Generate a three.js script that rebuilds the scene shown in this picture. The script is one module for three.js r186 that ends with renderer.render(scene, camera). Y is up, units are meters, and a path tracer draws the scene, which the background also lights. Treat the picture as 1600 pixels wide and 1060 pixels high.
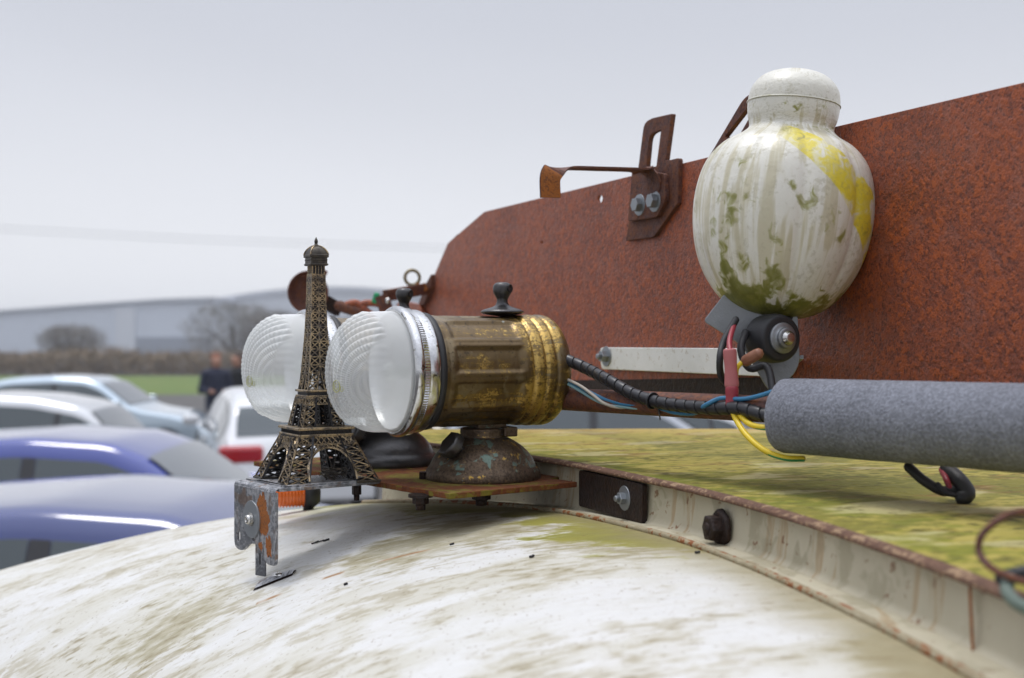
import * as THREE from 'three';
import { mergeGeometries, mergeVertices } from 'three/addons/utils/BufferGeometryUtils.js';
import { MarchingCubes } from 'three/addons/objects/MarchingCubes.js';
import { RoundedBoxGeometry } from 'three/addons/geometries/RoundedBoxGeometry.js';
import { FontLoader } from 'three/addons/loaders/FontLoader.js';
import { TextGeometry } from 'three/addons/geometries/TextGeometry.js';

// ---------------------------------------------------------------- camera, sky, sun, exposure
const scene = new THREE.Scene();
const CAM_Y = 2.0, F = 1978.4;                       // eye height, focal length in photo pixels (1600 wide)
const camera = new THREE.PerspectiveCamera(30, 1024 / 678, 0.02, 1200);
camera.position.set(0, CAM_Y, 0);
camera.lookAt(0, CAM_Y, -1);
camera.focus = 1.1;
camera.userData.fStop = 7.0;
const renderer = new THREE.WebGLRenderer({ antialias: true });
renderer.setSize(1024, 678);
renderer.toneMapping = THREE.LinearToneMapping;
renderer.toneMappingExposure = 1.04;
renderer.shadowMap.enabled = true;

// ---------------------------------------------------------------- seeded random numbers and noise
let seedState = 12345;
const rnd = () => { seedState = (seedState * 1664525 + 1013904223) >>> 0; return seedState / 4294967296; };
const rr = (a, b) => a + (b - a) * rnd();
const TAB = new Float32Array(65536);
for (let i = 0; i < 65536; i++) TAB[i] = rnd();
const hash = (x, y, s) => TAB[(Math.imul(x, 73856093) ^ Math.imul(y, 19349663) ^ Math.imul(s, 83492791)) >>> 7 & 65535];
function vnoise(x, y, s, px = 0, py = 0) {
  let x0 = Math.floor(x), y0 = Math.floor(y);
  let fx = x - x0, fy = y - y0;
  fx = fx * fx * (3 - 2 * fx); fy = fy * fy * (3 - 2 * fy);
  let x1 = x0 + 1, y1 = y0 + 1;
  if (px) { x0 = ((x0 % px) + px) % px; x1 = ((x1 % px) + px) % px; }
  if (py) { y0 = ((y0 % py) + py) % py; y1 = ((y1 % py) + py) % py; }
  const a = hash(x0, y0, s), b = hash(x1, y0, s), c = hash(x0, y1, s), d = hash(x1, y1, s);
  return a + (b - a) * fx + (c - a) * fy + (a - b - c + d) * fx * fy;
}
// tileable over u,v in 0..1 with integer frequencies
function fbmT(u, v, fx, fy, oct, s) {
  let sum = 0, amp = 1, tot = 0;
  const wu = (vnoise(u * fx * 2, v * fy * 2, s + 7, fx * 2, fy * 2) - 0.5) * 0.9 / fx, wv = (vnoise(u * fx * 2, v * fy * 2, s + 8, fx * 2, fy * 2) - 0.5) * 0.9 / fy;
  u += wu; v += wv;
  for (let i = 0; i < oct; i++) { sum += amp * vnoise(u * fx, v * fy, s + i * 17, fx, fy); tot += amp; amp *= 0.55; fx *= 2; fy *= 2; }
  return sum / tot;
}
function fbm(x, y, oct, s) {
  let sum = 0, amp = 1, tot = 0;
  for (let i = 0; i < oct; i++) { sum += amp * vnoise(x, y, s + i * 17); tot += amp; amp *= 0.55; x = x * 2.03 + 11.3; y = y * 2.03 + 5.7; }
  return sum / tot;
}
const clamp = (x, a = 0, b = 1) => Math.min(b, Math.max(a, x));
const sstep = (a, b, x) => { const t = clamp((x - a) / (b - a)); return t * t * (3 - 2 * t); };
const mix = (a, b, t) => a + (b - a) * t;
const mixc = (a, b, t) => [mix(a[0], b[0], t), mix(a[1], b[1], t), mix(a[2], b[2], t)];
function tex(w, h, fn, { srgb = true, rx = 1, ry = 1, clampEdge = false } = {}) {
  const data = new Uint8Array(w * h * 4);
  for (let y = 0; y < h; y++) for (let x = 0; x < w; x++) {
    const c = fn((x + 0.5) / w, (y + 0.5) / h), i = (y * w + x) * 4;
    if (typeof c === 'number') { data[i] = data[i + 1] = data[i + 2] = clamp(c) * 255; }
    else { data[i] = clamp(c[0]) * 255; data[i + 1] = clamp(c[1]) * 255; data[i + 2] = clamp(c[2]) * 255; }
    data[i + 3] = 255;
  }
  const t = new THREE.DataTexture(data, w, h);
  t.wrapS = t.wrapT = clampEdge ? THREE.ClampToEdgeWrapping : THREE.RepeatWrapping;
  t.magFilter = THREE.LinearFilter; t.minFilter = THREE.LinearMipmapLinearFilter; t.generateMipmaps = true;
  if (srgb) t.colorSpace = THREE.SRGBColorSpace;
  t.repeat.set(rx, ry); t.needsUpdate = true;
  return t;
}

// overcast sky: pale near the horizon, greyer a little higher, bright again overhead
{
  const W = 1024, H = 512, d = new Float32Array(W * H * 4);
  for (let j = 0; j < H; j++) for (let i = 0; i < W; i++) {
    const el = ((j + 0.5) / H - 0.5) * 180, az = i / W;
    const n = fbmT(az, (j / H), 6, 5, 4, 5) - 0.5;
    let l;
    if (el < 0) l = 0.62;
    else l = mix(mix(0.88, 0.64, sstep(0, 17, el)), 1.75, sstep(16, 80, el));
    l *= 1 + 0.16 * n;
    const cool = sstep(1, 20, el);
    const k = (j * W + i) * 4;
    d[k] = l * mix(0.965, 0.93, cool); d[k + 1] = l * mix(0.985, 0.975, cool); d[k + 2] = l * mix(1.035, 1.10, cool); d[k + 3] = 1;
  }
  const t = new THREE.DataTexture(d, W, H, THREE.RGBAFormat, THREE.FloatType);
  t.mapping = THREE.EquirectangularReflectionMapping; t.magFilter = THREE.LinearFilter; t.wrapS = THREE.RepeatWrapping; t.needsUpdate = true;
  scene.background = t; scene.environment = t;
}
const sun = new THREE.DirectionalLight(new THREE.Color(1, 0.975, 0.94), 1.4);
sun.position.set(-1.6, 2 + 8, -2.6); sun.target.position.set(0, 2, -1.2);
sun.castShadow = true; sun.shadow.radius = 30;
sun.shadow.mapSize.set(2048, 2048);
Object.assign(sun.shadow.camera, { left: -3, right: 3, top: 3, bottom: -3, near: 0.1, far: 30 });
scene.add(sun, sun.target);

// ---------------------------------------------------------------- helpers
const V3 = (x, y, z) => new THREE.Vector3(x, y, z);
const at = (px, py, d) => V3((px - 800) / F * d, CAM_Y - (py - 530) / F * d, -d);    // a point seen at that place of the photograph, d metres deep
const used = {};
function numbered(name) { const n = used[name] = (used[name] ?? -1) + 1; return n ? `${name}_${String(n).padStart(3, '0')}` : name; }
function thing(name, label, category, pos = [0, 0, 0], turn = 0, group) {
  const o = new THREE.Group(); o.name = numbered(name); scene.add(o);
  o.position.set(...(pos.isVector3 ? pos.toArray() : pos)); o.rotation.y = turn;
  o.userData = { label, category }; if (group) o.userData.group = group;
  return o;
}
function clean(g) {
  g = g.index ? g.toNonIndexed() : g.clone();
  for (const k of Object.keys(g.attributes)) if (!['position', 'normal', 'uv'].includes(k)) g.deleteAttribute(k);
  if (!g.attributes.normal) g.computeVertexNormals();
  return g;
}
function boxUV(g) {                                    // uv in metres by the dominant axis of each face
  const p = g.attributes.position, n = p.count, uv = new Float32Array(n * 2), a = V3(), b = V3(), c = V3(), q = V3();
  for (let i = 0; i < n; i += 3) {
    a.fromBufferAttribute(p, i); b.fromBufferAttribute(p, i + 1); c.fromBufferAttribute(p, i + 2);
    q.copy(b).sub(a).cross(c.sub(a));
    const ax = Math.abs(q.x), ay = Math.abs(q.y), az = Math.abs(q.z);
    for (let k = 0; k < 3; k++) {
      const x = p.getX(i + k), y = p.getY(i + k), z = p.getZ(i + k), o = (i + k) * 2;
      if (ax >= ay && ax >= az) { uv[o] = z; uv[o + 1] = y; } else if (ay >= az) { uv[o] = x; uv[o + 1] = z; } else { uv[o] = x; uv[o + 1] = y; }
    }
  }
  g.setAttribute('uv', new THREE.BufferAttribute(uv, 2));
  return g;
}
function mesh(name, geos, mat, parent, { keepUV = false } = {}) {
  if (!Array.isArray(geos)) geos = [geos];
  let g = mergeGeometries(geos.map((x) => { const y = clean(x); if (!keepUV || !y.attributes.uv) boxUV(y); return y; }));
  const m = new THREE.Mesh(g, mat); m.name = parent === scene || !parent ? numbered(name) : name; m.castShadow = m.receiveShadow = true;
  (parent ?? scene).add(m);
  return m;
}
function tag(o, label, category, group) { o.userData.label = label; o.userData.category = category; if (group) o.userData.group = group; return o; }
const mv = (g, x = 0, y = 0, z = 0) => { g.translate(x, y, z); return g; };
const rot = (g, x = 0, y = 0, z = 0) => { if (x) g.rotateX(x); if (y) g.rotateY(y); if (z) g.rotateZ(z); return g; };
function tube(pts, r, seg = 40, rad = 8, closed = false) {
  const c = new THREE.CatmullRomCurve3(pts.map((p) => (p.isVector3 ? p : V3(...p))), closed);
  const t = new THREE.TubeGeometry(c, seg, r, rad, closed);
  if (closed) return t;
  const caps = [0, 1].map((u) => { const s = new THREE.SphereGeometry(r, rad, 4); const p = c.getPoint(u); s.translate(p.x, p.y, p.z); return s; });
  return mergeGeometries([clean(t), ...caps.map(clean)]);
}
function bar(a, b, w, d = w, up) {                     // a straight bar of rectangular section from a to b
  const len = a.distanceTo(b), g = new THREE.BoxGeometry(w, d, len);
  const m = new THREE.Matrix4(), z = b.clone().sub(a).normalize();
  const y0 = up ? up.clone() : (Math.abs(z.y) > 0.9 ? V3(1, 0, 0) : V3(0, 1, 0));
  const x = y0.clone().cross(z).normalize(), y = z.clone().cross(x).normalize();
  m.makeBasis(x, y, z); m.setPosition(a.clone().add(b).multiplyScalar(0.5));
  g.applyMatrix4(m); return g;
}
function frameTo(g, origin, x, y, z) { const m = new THREE.Matrix4().makeBasis(x, y, z); m.setPosition(origin); g.applyMatrix4(m); return g; }
function lathe(pts, seg = 48) { return new THREE.LatheGeometry(pts.map((p) => new THREE.Vector2(p[0], p[1])), seg); }
function smoothPts(pts, n) { const c = new THREE.CatmullRomCurve3(pts.map((p) => V3(p[0], p[1], 0)), false, 'centripetal'); return c.getPoints(n).map((p) => [Math.max(0, p.x), p.y]); }
function extrude(pts, depth, bevel = 0.0005, holes = [], seg = 2) {
  const s = new THREE.Shape(pts.map((p) => new THREE.Vector2(p[0], p[1])));
  for (const h of holes) s.holes.push(new THREE.Path(h.map((p) => new THREE.Vector2(p[0], p[1]))));
  return new THREE.ExtrudeGeometry(s, { depth, bevelEnabled: bevel > 0, bevelThickness: bevel, bevelSize: bevel, bevelOffset: -bevel, bevelSegments: seg, curveSegments: 12, steps: 1 });
}
const circ = (x, y, r, n = 16, ry = r) => Array.from({ length: n }, (_, i) => [x + r * Math.cos(i / n * 2 * Math.PI), y + ry * Math.sin(i / n * 2 * Math.PI)]);
function roundPoly(pts, r, n = 4) {                    // rounds the corners of a polygon; r number or per-corner
  const out = [], L = pts.length;
  for (let i = 0; i < L; i++) {
    const p = pts[i], a = pts[(i + L - 1) % L], b = pts[(i + 1) % L], ri = p[2] ?? r;
    if (!ri) { out.push([p[0], p[1]]); continue; }
    const la = Math.hypot(a[0] - p[0], a[1] - p[1]), lb = Math.hypot(b[0] - p[0], b[1] - p[1]), q = Math.min(ri, la * 0.48, lb * 0.48);
    const A = [p[0] + (a[0] - p[0]) / la * q, p[1] + (a[1] - p[1]) / la * q], B = [p[0] + (b[0] - p[0]) / lb * q, p[1] + (b[1] - p[1]) / lb * q];
    for (let k = 0; k <= n; k++) { const t = k / n, u = 1 - t; out.push([u * u * A[0] + 2 * u * t * p[0] + t * t * B[0], u * u * A[1] + 2 * u * t * p[1] + t * t * B[1]]); }
  }
  return out;
}
function hexBolt(r, h, washer = 0, stub = 0) {         // along +z, base at z = 0
  const gs = [];
  let z = 0;
  if (washer) { gs.push(mv(rot(lathe([[0, 0], [washer * 0.97, 0], [washer, 0.0004], [washer, 0.0012], [washer * 0.97, 0.0016], [0, 0.0016]], 28), Math.PI / 2), 0, 0, 0)); z = 0.0016; }
  const hex = extrude(circ(0, 0, r, 6), h, r * 0.1); hex.translate(0, 0, z); gs.push(hex);
  if (stub) gs.push(mv(rot(lathe([[0, 0], [r * 0.5, 0], [r * 0.5, stub - 0.0006], [r * 0.42, stub], [0, stub]], 18), Math.PI / 2), 0, 0, z + h));
  return gs;
}
function surfaceGrid(nu, nv, fn, { wrapU = false, flip = false } = {}) {   // fn(u, v) -> [x, y, z, tu?, tv?]
  const pos = [], uv = [], idx = [];
  for (let j = 0; j <= nv; j++) for (let i = 0; i <= nu; i++) { const p = fn(i / nu, j / nv); pos.push(p[0], p[1], p[2]); uv.push(p[3] ?? i / nu, p[4] ?? j / nv); }
  const w = nu + 1;
  for (let j = 0; j < nv; j++) for (let i = 0; i < nu; i++) {
    const a = j * w + i, b = a + 1, c = a + w, d = c + 1;
    if (flip) idx.push(a, c, b, b, c, d); else idx.push(a, b, c, b, d, c);
  }
  const g = new THREE.BufferGeometry();
  g.setAttribute('position', new THREE.Float32BufferAttribute(pos, 3)); g.setAttribute('uv', new THREE.Float32BufferAttribute(uv, 2)); g.setIndex(idx);
  g.computeVertexNormals();
  if (wrapU) {                                          // close the seam of the normals
    const n = g.attributes.normal;
    for (let j = 0; j <= nv; j++) { const a = j * w, b = j * w + nu; const x = n.getX(a) + n.getX(b), y = n.getY(a) + n.getY(b), z = n.getZ(a) + n.getZ(b), l = Math.hypot(x, y, z) || 1; n.setXYZ(a, x / l, y / l, z / l); n.setXYZ(b, x / l, y / l, z / l); }
  }
  return g;
}

// ---------------------------------------------------------------- materials
const std = (o) => new THREE.MeshStandardMaterial(o), phys = (o) => new THREE.MeshPhysicalMaterial(o);
const lin = (r, g, b) => new THREE.Color().setRGB(r, g, b);
const M = {};
{
  // rust on sheet steel: 0.24 m tile
  const T = 0.24, rust = (dark) => (u, v) => {
    const a = fbmT(u, v, 5, 4, 4, 3), b = fbmT(u, v, 72, 60, 3, 9), c = fbmT(u, v, 200, 170, 2, 21), e = fbmT(u, v, 17, 14, 3, 33);
    let col = mixc([0.50, 0.315, 0.245], [0.585, 0.365, 0.26], sstep(0.35, 0.62, a * 0.4 + b * 0.6));
    col = mixc(col, [0.66, 0.385, 0.19], 0.55 * sstep(0.53, 0.70, b * 0.7 + e * 0.3));
    col = mixc(col, [0.57, 0.44, 0.42], 0.4 * sstep(0.52, 0.68, 1 - e * 0.6 - b * 0.4));
    col = mixc(col, [0.27, 0.175, 0.165], 0.55 * sstep(0.54, 0.72, c * 0.8 + (1 - b) * 0.2));
    return dark ? col.map((x, i) => x * [0.80, 0.80, 0.84][i]) : [col[0] * 1.04, col[1] * 0.88, col[2] * 0.79];
  };
  const bumpT = tex(1024, 1024, (u, v) => 0.6 * fbmT(u, v, 72, 60, 3, 9) + 0.4 * fbmT(u, v, 150, 130, 2, 21), { srgb: false, rx: 1 / T, ry: 1 / T });
  const roughT = tex(512, 512, (u, v) => 0.62 + 0.3 * fbmT(u, v, 30, 24, 3, 9), { srgb: false, rx: 1 / T, ry: 1 / T });
  M.rust = phys({ sheen: 0.9, sheenColor: lin(0.75, 0.62, 0.58), sheenRoughness: 0.45, map: tex(1024, 1024, rust(false), { rx: 1 / T, ry: 1 / T }), bumpMap: bumpT, bumpScale: 0.0011, roughnessMap: roughT, roughness: 0.62, metalness: 0.08 });
  M.rustDark = std({ color: lin(0.82, 0.82, 0.82), map: tex(512, 512, rust(true), { rx: 1 / T, ry: 1 / T }), bumpMap: bumpT, bumpScale: 0.0007, roughness: 0.68, metalness: 0.2 });
  M.rustOrange = std({ map: tex(512, 512, (u, v) => { const a = fbmT(u, v, 9, 9, 4, 601), b = fbmT(u, v, 60, 60, 3, 603); return mixc(mixc([0.50, 0.30, 0.13], [0.70, 0.40, 0.13], a * 0.5 + b * 0.5), [0.36, 0.22, 0.14], 0.7 * sstep(0.55, 0.7, b)); }, { rx: 12, ry: 12 }), bumpMap: bumpT, bumpScale: 0.0006, roughness: 0.85 });
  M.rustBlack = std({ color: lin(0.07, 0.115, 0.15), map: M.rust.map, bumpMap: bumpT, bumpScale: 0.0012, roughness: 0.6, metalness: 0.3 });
  // mossy rust plate under the lamps
  M.mossRust = std({ map: tex(512, 512, (u, v) => {
    const a = fbmT(u, v, 6, 6, 5, 41), b = fbmT(u, v, 40, 40, 3, 47);
    return mixc(mixc([0.30, 0.15, 0.07], [0.50, 0.27, 0.08], b), [0.42, 0.38, 0.10], sstep(0.42, 0.6, a * 0.75 + b * 0.25));
  }, { rx: 6, ry: 6 }), bumpMap: bumpT, bumpScale: 0.0012, roughness: 0.95 });
  // galvanised, stained steel of the corner bracket
  M.lip = std({ map: tex(512, 512, (u, v) => { const a = fbmT(u, v, 12, 12, 4, 611), b = fbmT(u, v, 60, 60, 3, 613); return mixc(mixc([0.30, 0.21, 0.16], [0.46, 0.33, 0.25], b), [0.62, 0.52, 0.40], 0.8 * sstep(0.52, 0.64, a * 0.6 + b * 0.4)); }, { rx: 7, ry: 7 }), bumpMap: bumpT, bumpScale: 0.0008, roughness: 0.85 });
  M.galv = std({ map: tex(1024, 1024, (u, v) => {
    const a = fbmT(u, v, 8, 8, 5, 51), b = fbmT(u, v, 70, 70, 2, 57), s = fbmT(u, v, 60, 6, 3, 61);
    let c = mixc([0.42, 0.43, 0.45], [0.72, 0.72, 0.73], sstep(0.3, 0.7, a * 0.6 + b * 0.4));
    c = mixc(c, [0.28, 0.28, 0.29], 0.75 * sstep(0.55, 0.72, s * 0.5 + a * 0.5));
    return mixc(c, [0.42, 0.30, 0.22], 0.5 * sstep(0.58, 0.72, fbmT(u, v, 14, 10, 4, 67)));
  }, { rx: 7, ry: 7 }), roughness: 0.5, metalness: 0.6, bumpMap: bumpT, bumpScale: 0.0003 });
  M.zinc = std({ color: lin(0.30, 0.32, 0.34), roughness: 0.42, metalness: 0.75, bumpMap: bumpT, bumpScale: 0.0002 });
  M.steel = std({ color: lin(0.55, 0.54, 0.52), roughness: 0.25, metalness: 1 });
  M.chrome = std({ map: tex(512, 512, (u, v) => { const d = sstep(0.62, 0.8, fbmT(u, v, 18, 18, 5, 71)), c = 0.86 - 0.1 * fbmT(u, v, 50, 50, 2, 73); return mixc([c, c, c], [0.45, 0.43, 0.38], d); }, { rx: 10, ry: 10 }), roughness: 0.2, metalness: 1 });
  M.alu = std({ color: lin(0.26, 0.27, 0.28), roughness: 0.45, metalness: 0.8, bumpMap: bumpT, bumpScale: 0.0003 });
  // patinated brass of the lamps: s along u (0..1 whole length), angle along v
  const pits = Array.from({ length: 9 }, () => [rnd(), rnd(), rr(0.006, 0.014)]);
  const brassF = (gold) => (u, v) => {
    const a = fbmT(u, v, 4, 8, 5, 81), b = fbmT(u, v, 70, 150, 3, 83), sc = fbmT(u, v, 7, 120, 4, 87), f = fbmT(u, v, 26, 60, 4, 89);
    const w = a * 0.36 + b * 0.22 + sc * 0.22 + f * 0.20 + gold(u, v);
    let c = mixc([0.42, 0.37, 0.29], [0.56, 0.49, 0.36], b * 0.6 + a * 0.4);
    c = mixc(c, [0.36, 0.28, 0.16], 0.7 * sstep(0.45, 0.60, fbmT(u, v, 5, 9, 4, 97)));
    c = mixc(c, [0.50, 0.40, 0.19], 0.85 * sstep(0.49, 0.56, w));
    c = mixc(c, mixc([0.66, 0.54, 0.27], [0.80, 0.67, 0.38], b), sstep(0.555, 0.61, w));
    c = mixc(c, [0.18, 0.15, 0.12], 0.55 * sstep(0.56, 0.70, b * 0.5 + f * 0.5));
    for (const [x, y, r] of pits) { const e = Math.hypot(u - x, (v - y) * 2.3) / r; if (e < 1.6) c = mixc(c, [0.58, 0.60, 0.58], 0.8 * sstep(1.0, 0.6, e + 0.8 * (b - 0.5))); }
    return c;
  };
  const goldAt = (u, v) => 0.085 * sstep(0.60, 0.68, u) - 0.03 + 0.05 * Math.sin(v * 6.2832 * 10) * (u < 0.62 ? 1 : 0);
  M.brass = phys({ clearcoat: 0.35, clearcoatRoughness: 0.35, map: tex(1024, 1024, brassF(goldAt)), roughnessMap: tex(512, 512, (u, v) => 0.36 + 0.3 * fbmT(u, v, 46, 60, 4, 83), { srgb: false }), roughness: 0.85, metalness: 0.8, bumpMap: tex(512, 512, (u, v) => fbmT(u, v, 60, 60, 4, 83), { srgb: false }), bumpScale: 0.0003 });
  M.brassBase = std({ map: tex(512, 512, (u, v) => {
    const a = fbmT(u, v, 5, 5, 5, 101), b = fbmT(u, v, 50, 50, 3, 103);
    let c = mixc([0.30, 0.25, 0.20], [0.47, 0.40, 0.33], a * 0.5 + b * 0.5);
    c = mixc(c, [0.74, 0.60, 0.30], sstep(0.60, 0.68, a * 0.6 + b * 0.4));
    return mixc(mixc(c, [0.24, 0.20, 0.17], 0.6 * sstep(0.5, 0.7, fbmT(u, v, 90, 90, 2, 109))), [0.44, 0.58, 0.55], 0.6 * sstep(0.655, 0.73, fbmT(u, v, 11, 11, 5, 107)));
  }, { rx: 9, ry: 9 }), roughness: 0.5, metalness: 0.75, bumpMap: bumpT, bumpScale: 0.0006 });
  M.gunmetal = std({ map: tex(512, 512, (u, v) => { const a = fbmT(u, v, 6, 6, 5, 111); return mixc([0.22, 0.22, 0.23], [0.42, 0.41, 0.40], a); }, { rx: 9, ry: 9 }), roughness: 0.38, metalness: 0.8, bumpMap: bumpT, bumpScale: 0.0003 });
  // pale, streaked glass of the lenses
  M.lens = phys({ color: lin(0.93, 0.94, 0.93), transmission: 0.78, thickness: 0, roughness: 0.5, ior: 1.5 });
  M.lensClear = phys({ color: lin(0.93, 0.94, 0.93), transmission: 1, thickness: 0, roughness: 0.5, ior: 1.5 });
  M.reflector = std({ color: lin(0.85, 0.85, 0.86), roughness: 0.35, metalness: 0.4 });
  M.algaeSpot = std({ color: lin(0.42, 0.42, 0.20), roughness: 0.9 });
  // tower casting
  M.bronze = std({ map: tex(512, 512, (u, v) => { const a = fbmT(u, v, 8, 8, 4, 121), b = fbmT(u, v, 60, 60, 2, 123); return mixc([0.37, 0.34, 0.31], [0.70, 0.615, 0.48], sstep(0.36, 0.66, a * 0.6 + b * 0.4)); }, { rx: 24, ry: 24 }), roughness: 0.36, metalness: 0.7 });
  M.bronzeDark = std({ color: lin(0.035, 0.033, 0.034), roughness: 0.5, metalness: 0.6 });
  M.bronzeGrey = std({ map: tex(256, 256, (u, v) => { const a = fbmT(u, v, 10, 10, 4, 131); return mixc([0.22, 0.21, 0.21], [0.42, 0.39, 0.34], a); }, { rx: 24, ry: 24 }), roughness: 0.4, metalness: 0.9 });
  M.rubber = std({ color: lin(0.018, 0.018, 0.02), roughness: 0.55, bumpMap: bumpT, bumpScale: 0.0002 });
  M.blackPlastic = std({ color: lin(0.014, 0.014, 0.017), roughness: 0.38 });
  M.foam = std({ map: tex(1024, 1024, (u, v) => { const a = fbmT(u, v, 150, 150, 2, 141), b = fbmT(u, v, 6, 9, 4, 143); const g = 0.46 + 0.20 * (a - 0.5) + 0.10 * (b - 0.5); return [g * 0.98, g * 1.0, g * 1.07]; }, { rx: 5, ry: 5 }), roughness: 1, bumpMap: tex(1024, 1024, (u, v) => fbmT(u, v, 150, 150, 2, 141), { srgb: false, rx: 5, ry: 5 }), bumpScale: 0.0006 });
  M.wireBlue = std({ color: lin(0.03, 0.16, 0.30), roughness: 0.45 });
  M.wireTeal = std({ color: lin(0.20, 0.34, 0.36), roughness: 0.5 });
  M.cableGrey = std({ color: lin(0.13, 0.17, 0.14), roughness: 0.6 });
  M.wireYellow = std({ color: lin(0.72, 0.52, 0.02), roughness: 0.42 });
  M.wireGreen = std({ color: lin(0.02, 0.22, 0.07), roughness: 0.45 });
  M.wireGrey = std({ color: lin(0.40, 0.36, 0.30), roughness: 0.6 });
  M.crimpPink = std({ color: lin(0.42, 0.13, 0.13), roughness: 0.5 });
  M.crimpRed = std({ color: lin(0.30, 0.035, 0.05), roughness: 0.42 });
  M.copper = std({ color: lin(0.24, 0.10, 0.055), roughness: 0.5 });
  M.amber = phys({ color: lin(0.85, 0.16, 0.01), roughness: 0.18, clearcoat: 0.6 });
  M.whitePaint = std({ map: tex(512, 512, (u, v) => { const a = fbmT(u, v, 7, 7, 5, 151), d = sstep(0.68, 0.78, fbmT(u, v, 30, 30, 3, 153)); return mixc(mixc([0.87, 0.87, 0.85], [0.93, 0.93, 0.92], a), [0.5, 0.42, 0.3], 0.25 * d); }, { rx: 8, ry: 8 }), roughness: 0.45 });
  M.creamPaint = std({ map: tex(1024, 1024, (u, v) => {
    const a = fbmT(u, v, 8, 5, 5, 161), s = fbmT(u, v, 40, 5, 4, 163), d = fbmT(u, v, 60, 60, 3, 167);
    let c = mixc([0.68, 0.65, 0.56], [0.76, 0.73, 0.64], a);
    c = mixc(c, [0.58, 0.44, 0.28], 0.4 * sstep(0.66, 0.78, s));
    c = mixc(c, [0.40, 0.22, 0.12], 0.6 * sstep(0.77, 0.81, d));
    return mixc(c, [0.50, 0.47, 0.37], 0.35 * sstep(0.52, 0.7, fbmT(u, v, 18, 16, 5, 169)));
  }, { rx: 3, ry: 3 }), roughness: 0.55, bumpMap: bumpT, bumpScale: 0.0004 });
  M.beadPaint = std({ map: tex(512, 512, (u, v) => { const a = fbmT(u, v, 20, 20, 4, 171); return mixc(mixc([0.50, 0.45, 0.34], [0.66, 0.62, 0.52], a), [0.50, 0.27, 0.10], 0.9 * sstep(0.56, 0.66, fbmT(u, v, 26, 26, 3, 173))); }, { rx: 6, ry: 6 }), roughness: 0.7, bumpMap: bumpT, bumpScale: 0.0008 });
}

// ---------------------------------------------------------------- the ground and the far setting
{
  const asphalt = std({ map: tex(512, 512, (u, v) => { const a = fbmT(u, v, 80, 80, 3, 201), b = fbmT(u, v, 5, 5, 4, 203), g = 0.30 + 0.12 * (a - 0.5) + 0.1 * (b - 0.5); return [g * 1.03, g, g * 0.97]; }, { rx: 0.25, ry: 0.25 }), roughness: 0.85 });
  const g = new THREE.PlaneGeometry(1600, 1600); g.rotateX(-Math.PI / 2);
  mesh('ground', g, asphalt, scene).userData.kind = 'structure';
  const grassM = std({ map: tex(512, 512, (u, v) => { const a = fbmT(u, v, 60, 60, 3, 211), b = fbmT(u, v, 6, 6, 4, 213); return mixc(mixc([0.28, 0.36, 0.14], [0.42, 0.50, 0.22], a), [0.45, 0.46, 0.22], 0.6 * sstep(0.5, 0.7, b)); }, { rx: 0.2, ry: 0.2 }), roughness: 1 });
  const gg = new THREE.PlaneGeometry(260, 23, 1, 1); gg.rotateX(-Math.PI / 2); gg.translate(-10, 0.004, -57);
  mesh('grass', gg, grassM, scene).userData.kind = 'structure';
}
const M_clad = std({ map: tex(256, 256, (u, v) => { const k = Math.abs(((u * 32) % 1) - 0.5), g = 0.88 + (k < 0.08 ? -0.05 : 0) + 0.03 * (fbmT(u, v, 8, 8, 3, 221) - 0.5); return [g * 0.97, g * 1.0, g * 1.04]; }, { rx: 0.06, ry: 0.06 }), roughness: 0.7 });
const M_cladPale = std({ color: lin(0.70, 0.73, 0.77), roughness: 0.6 });
const M_cladDark = std({ color: lin(0.30, 0.33, 0.38), roughness: 0.6 });
const M_roofGrey = std({ color: lin(0.58, 0.60, 0.64), roughness: 0.7 });
{
  // the left warehouse, with a gently rising roof, a white corner strip and a dark plinth
  const D = 185, k = D / F, X = (px) => (px - 800) * k, Y = (py) => CAM_Y - (py - 530) * k;
  const w = thing('warehouse', 'long grey warehouse with white upright strip left of the tower', 'building', [0, 0, -D]);
  const pts = [[X(-160), 0], [X(332), 0], [X(332), Y(470)], [X(250), Y(472)], [X(120), Y(480)], [X(0), Y(489)], [X(-160), Y(502)]];
  mesh('wall', mv(extrude(pts, 40, 0), 0, 0, -40), M_clad, w);
  mesh('white_strip', new THREE.BoxGeometry((212 - 181) * k, Y(478) - 0.6, 0.3).translate(X(196), (Y(478) - 0.6) / 2 + 0.3, 0.18), M_cladPale, w);
  mesh('plinth', new THREE.BoxGeometry((330 - 214) * k, Y(527), 0.2).translate(X(272), Y(527) / 2, 0.13), M_cladDark, w);
  const roofPts = [[X(-160), Y(501.5)], [X(0), Y(488.5)], [X(120), Y(479.5)], [X(250), Y(471.5)], [X(334), Y(469.5)], [X(334), Y(464)], [X(250), Y(467)], [X(120), Y(476)], [X(0), Y(485)], [X(-160), Y(498)]];
  mesh('roof', mv(extrude(roofPts, 41, 0), 0, 0, -40.4), M_roofGrey, w);
}
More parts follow.
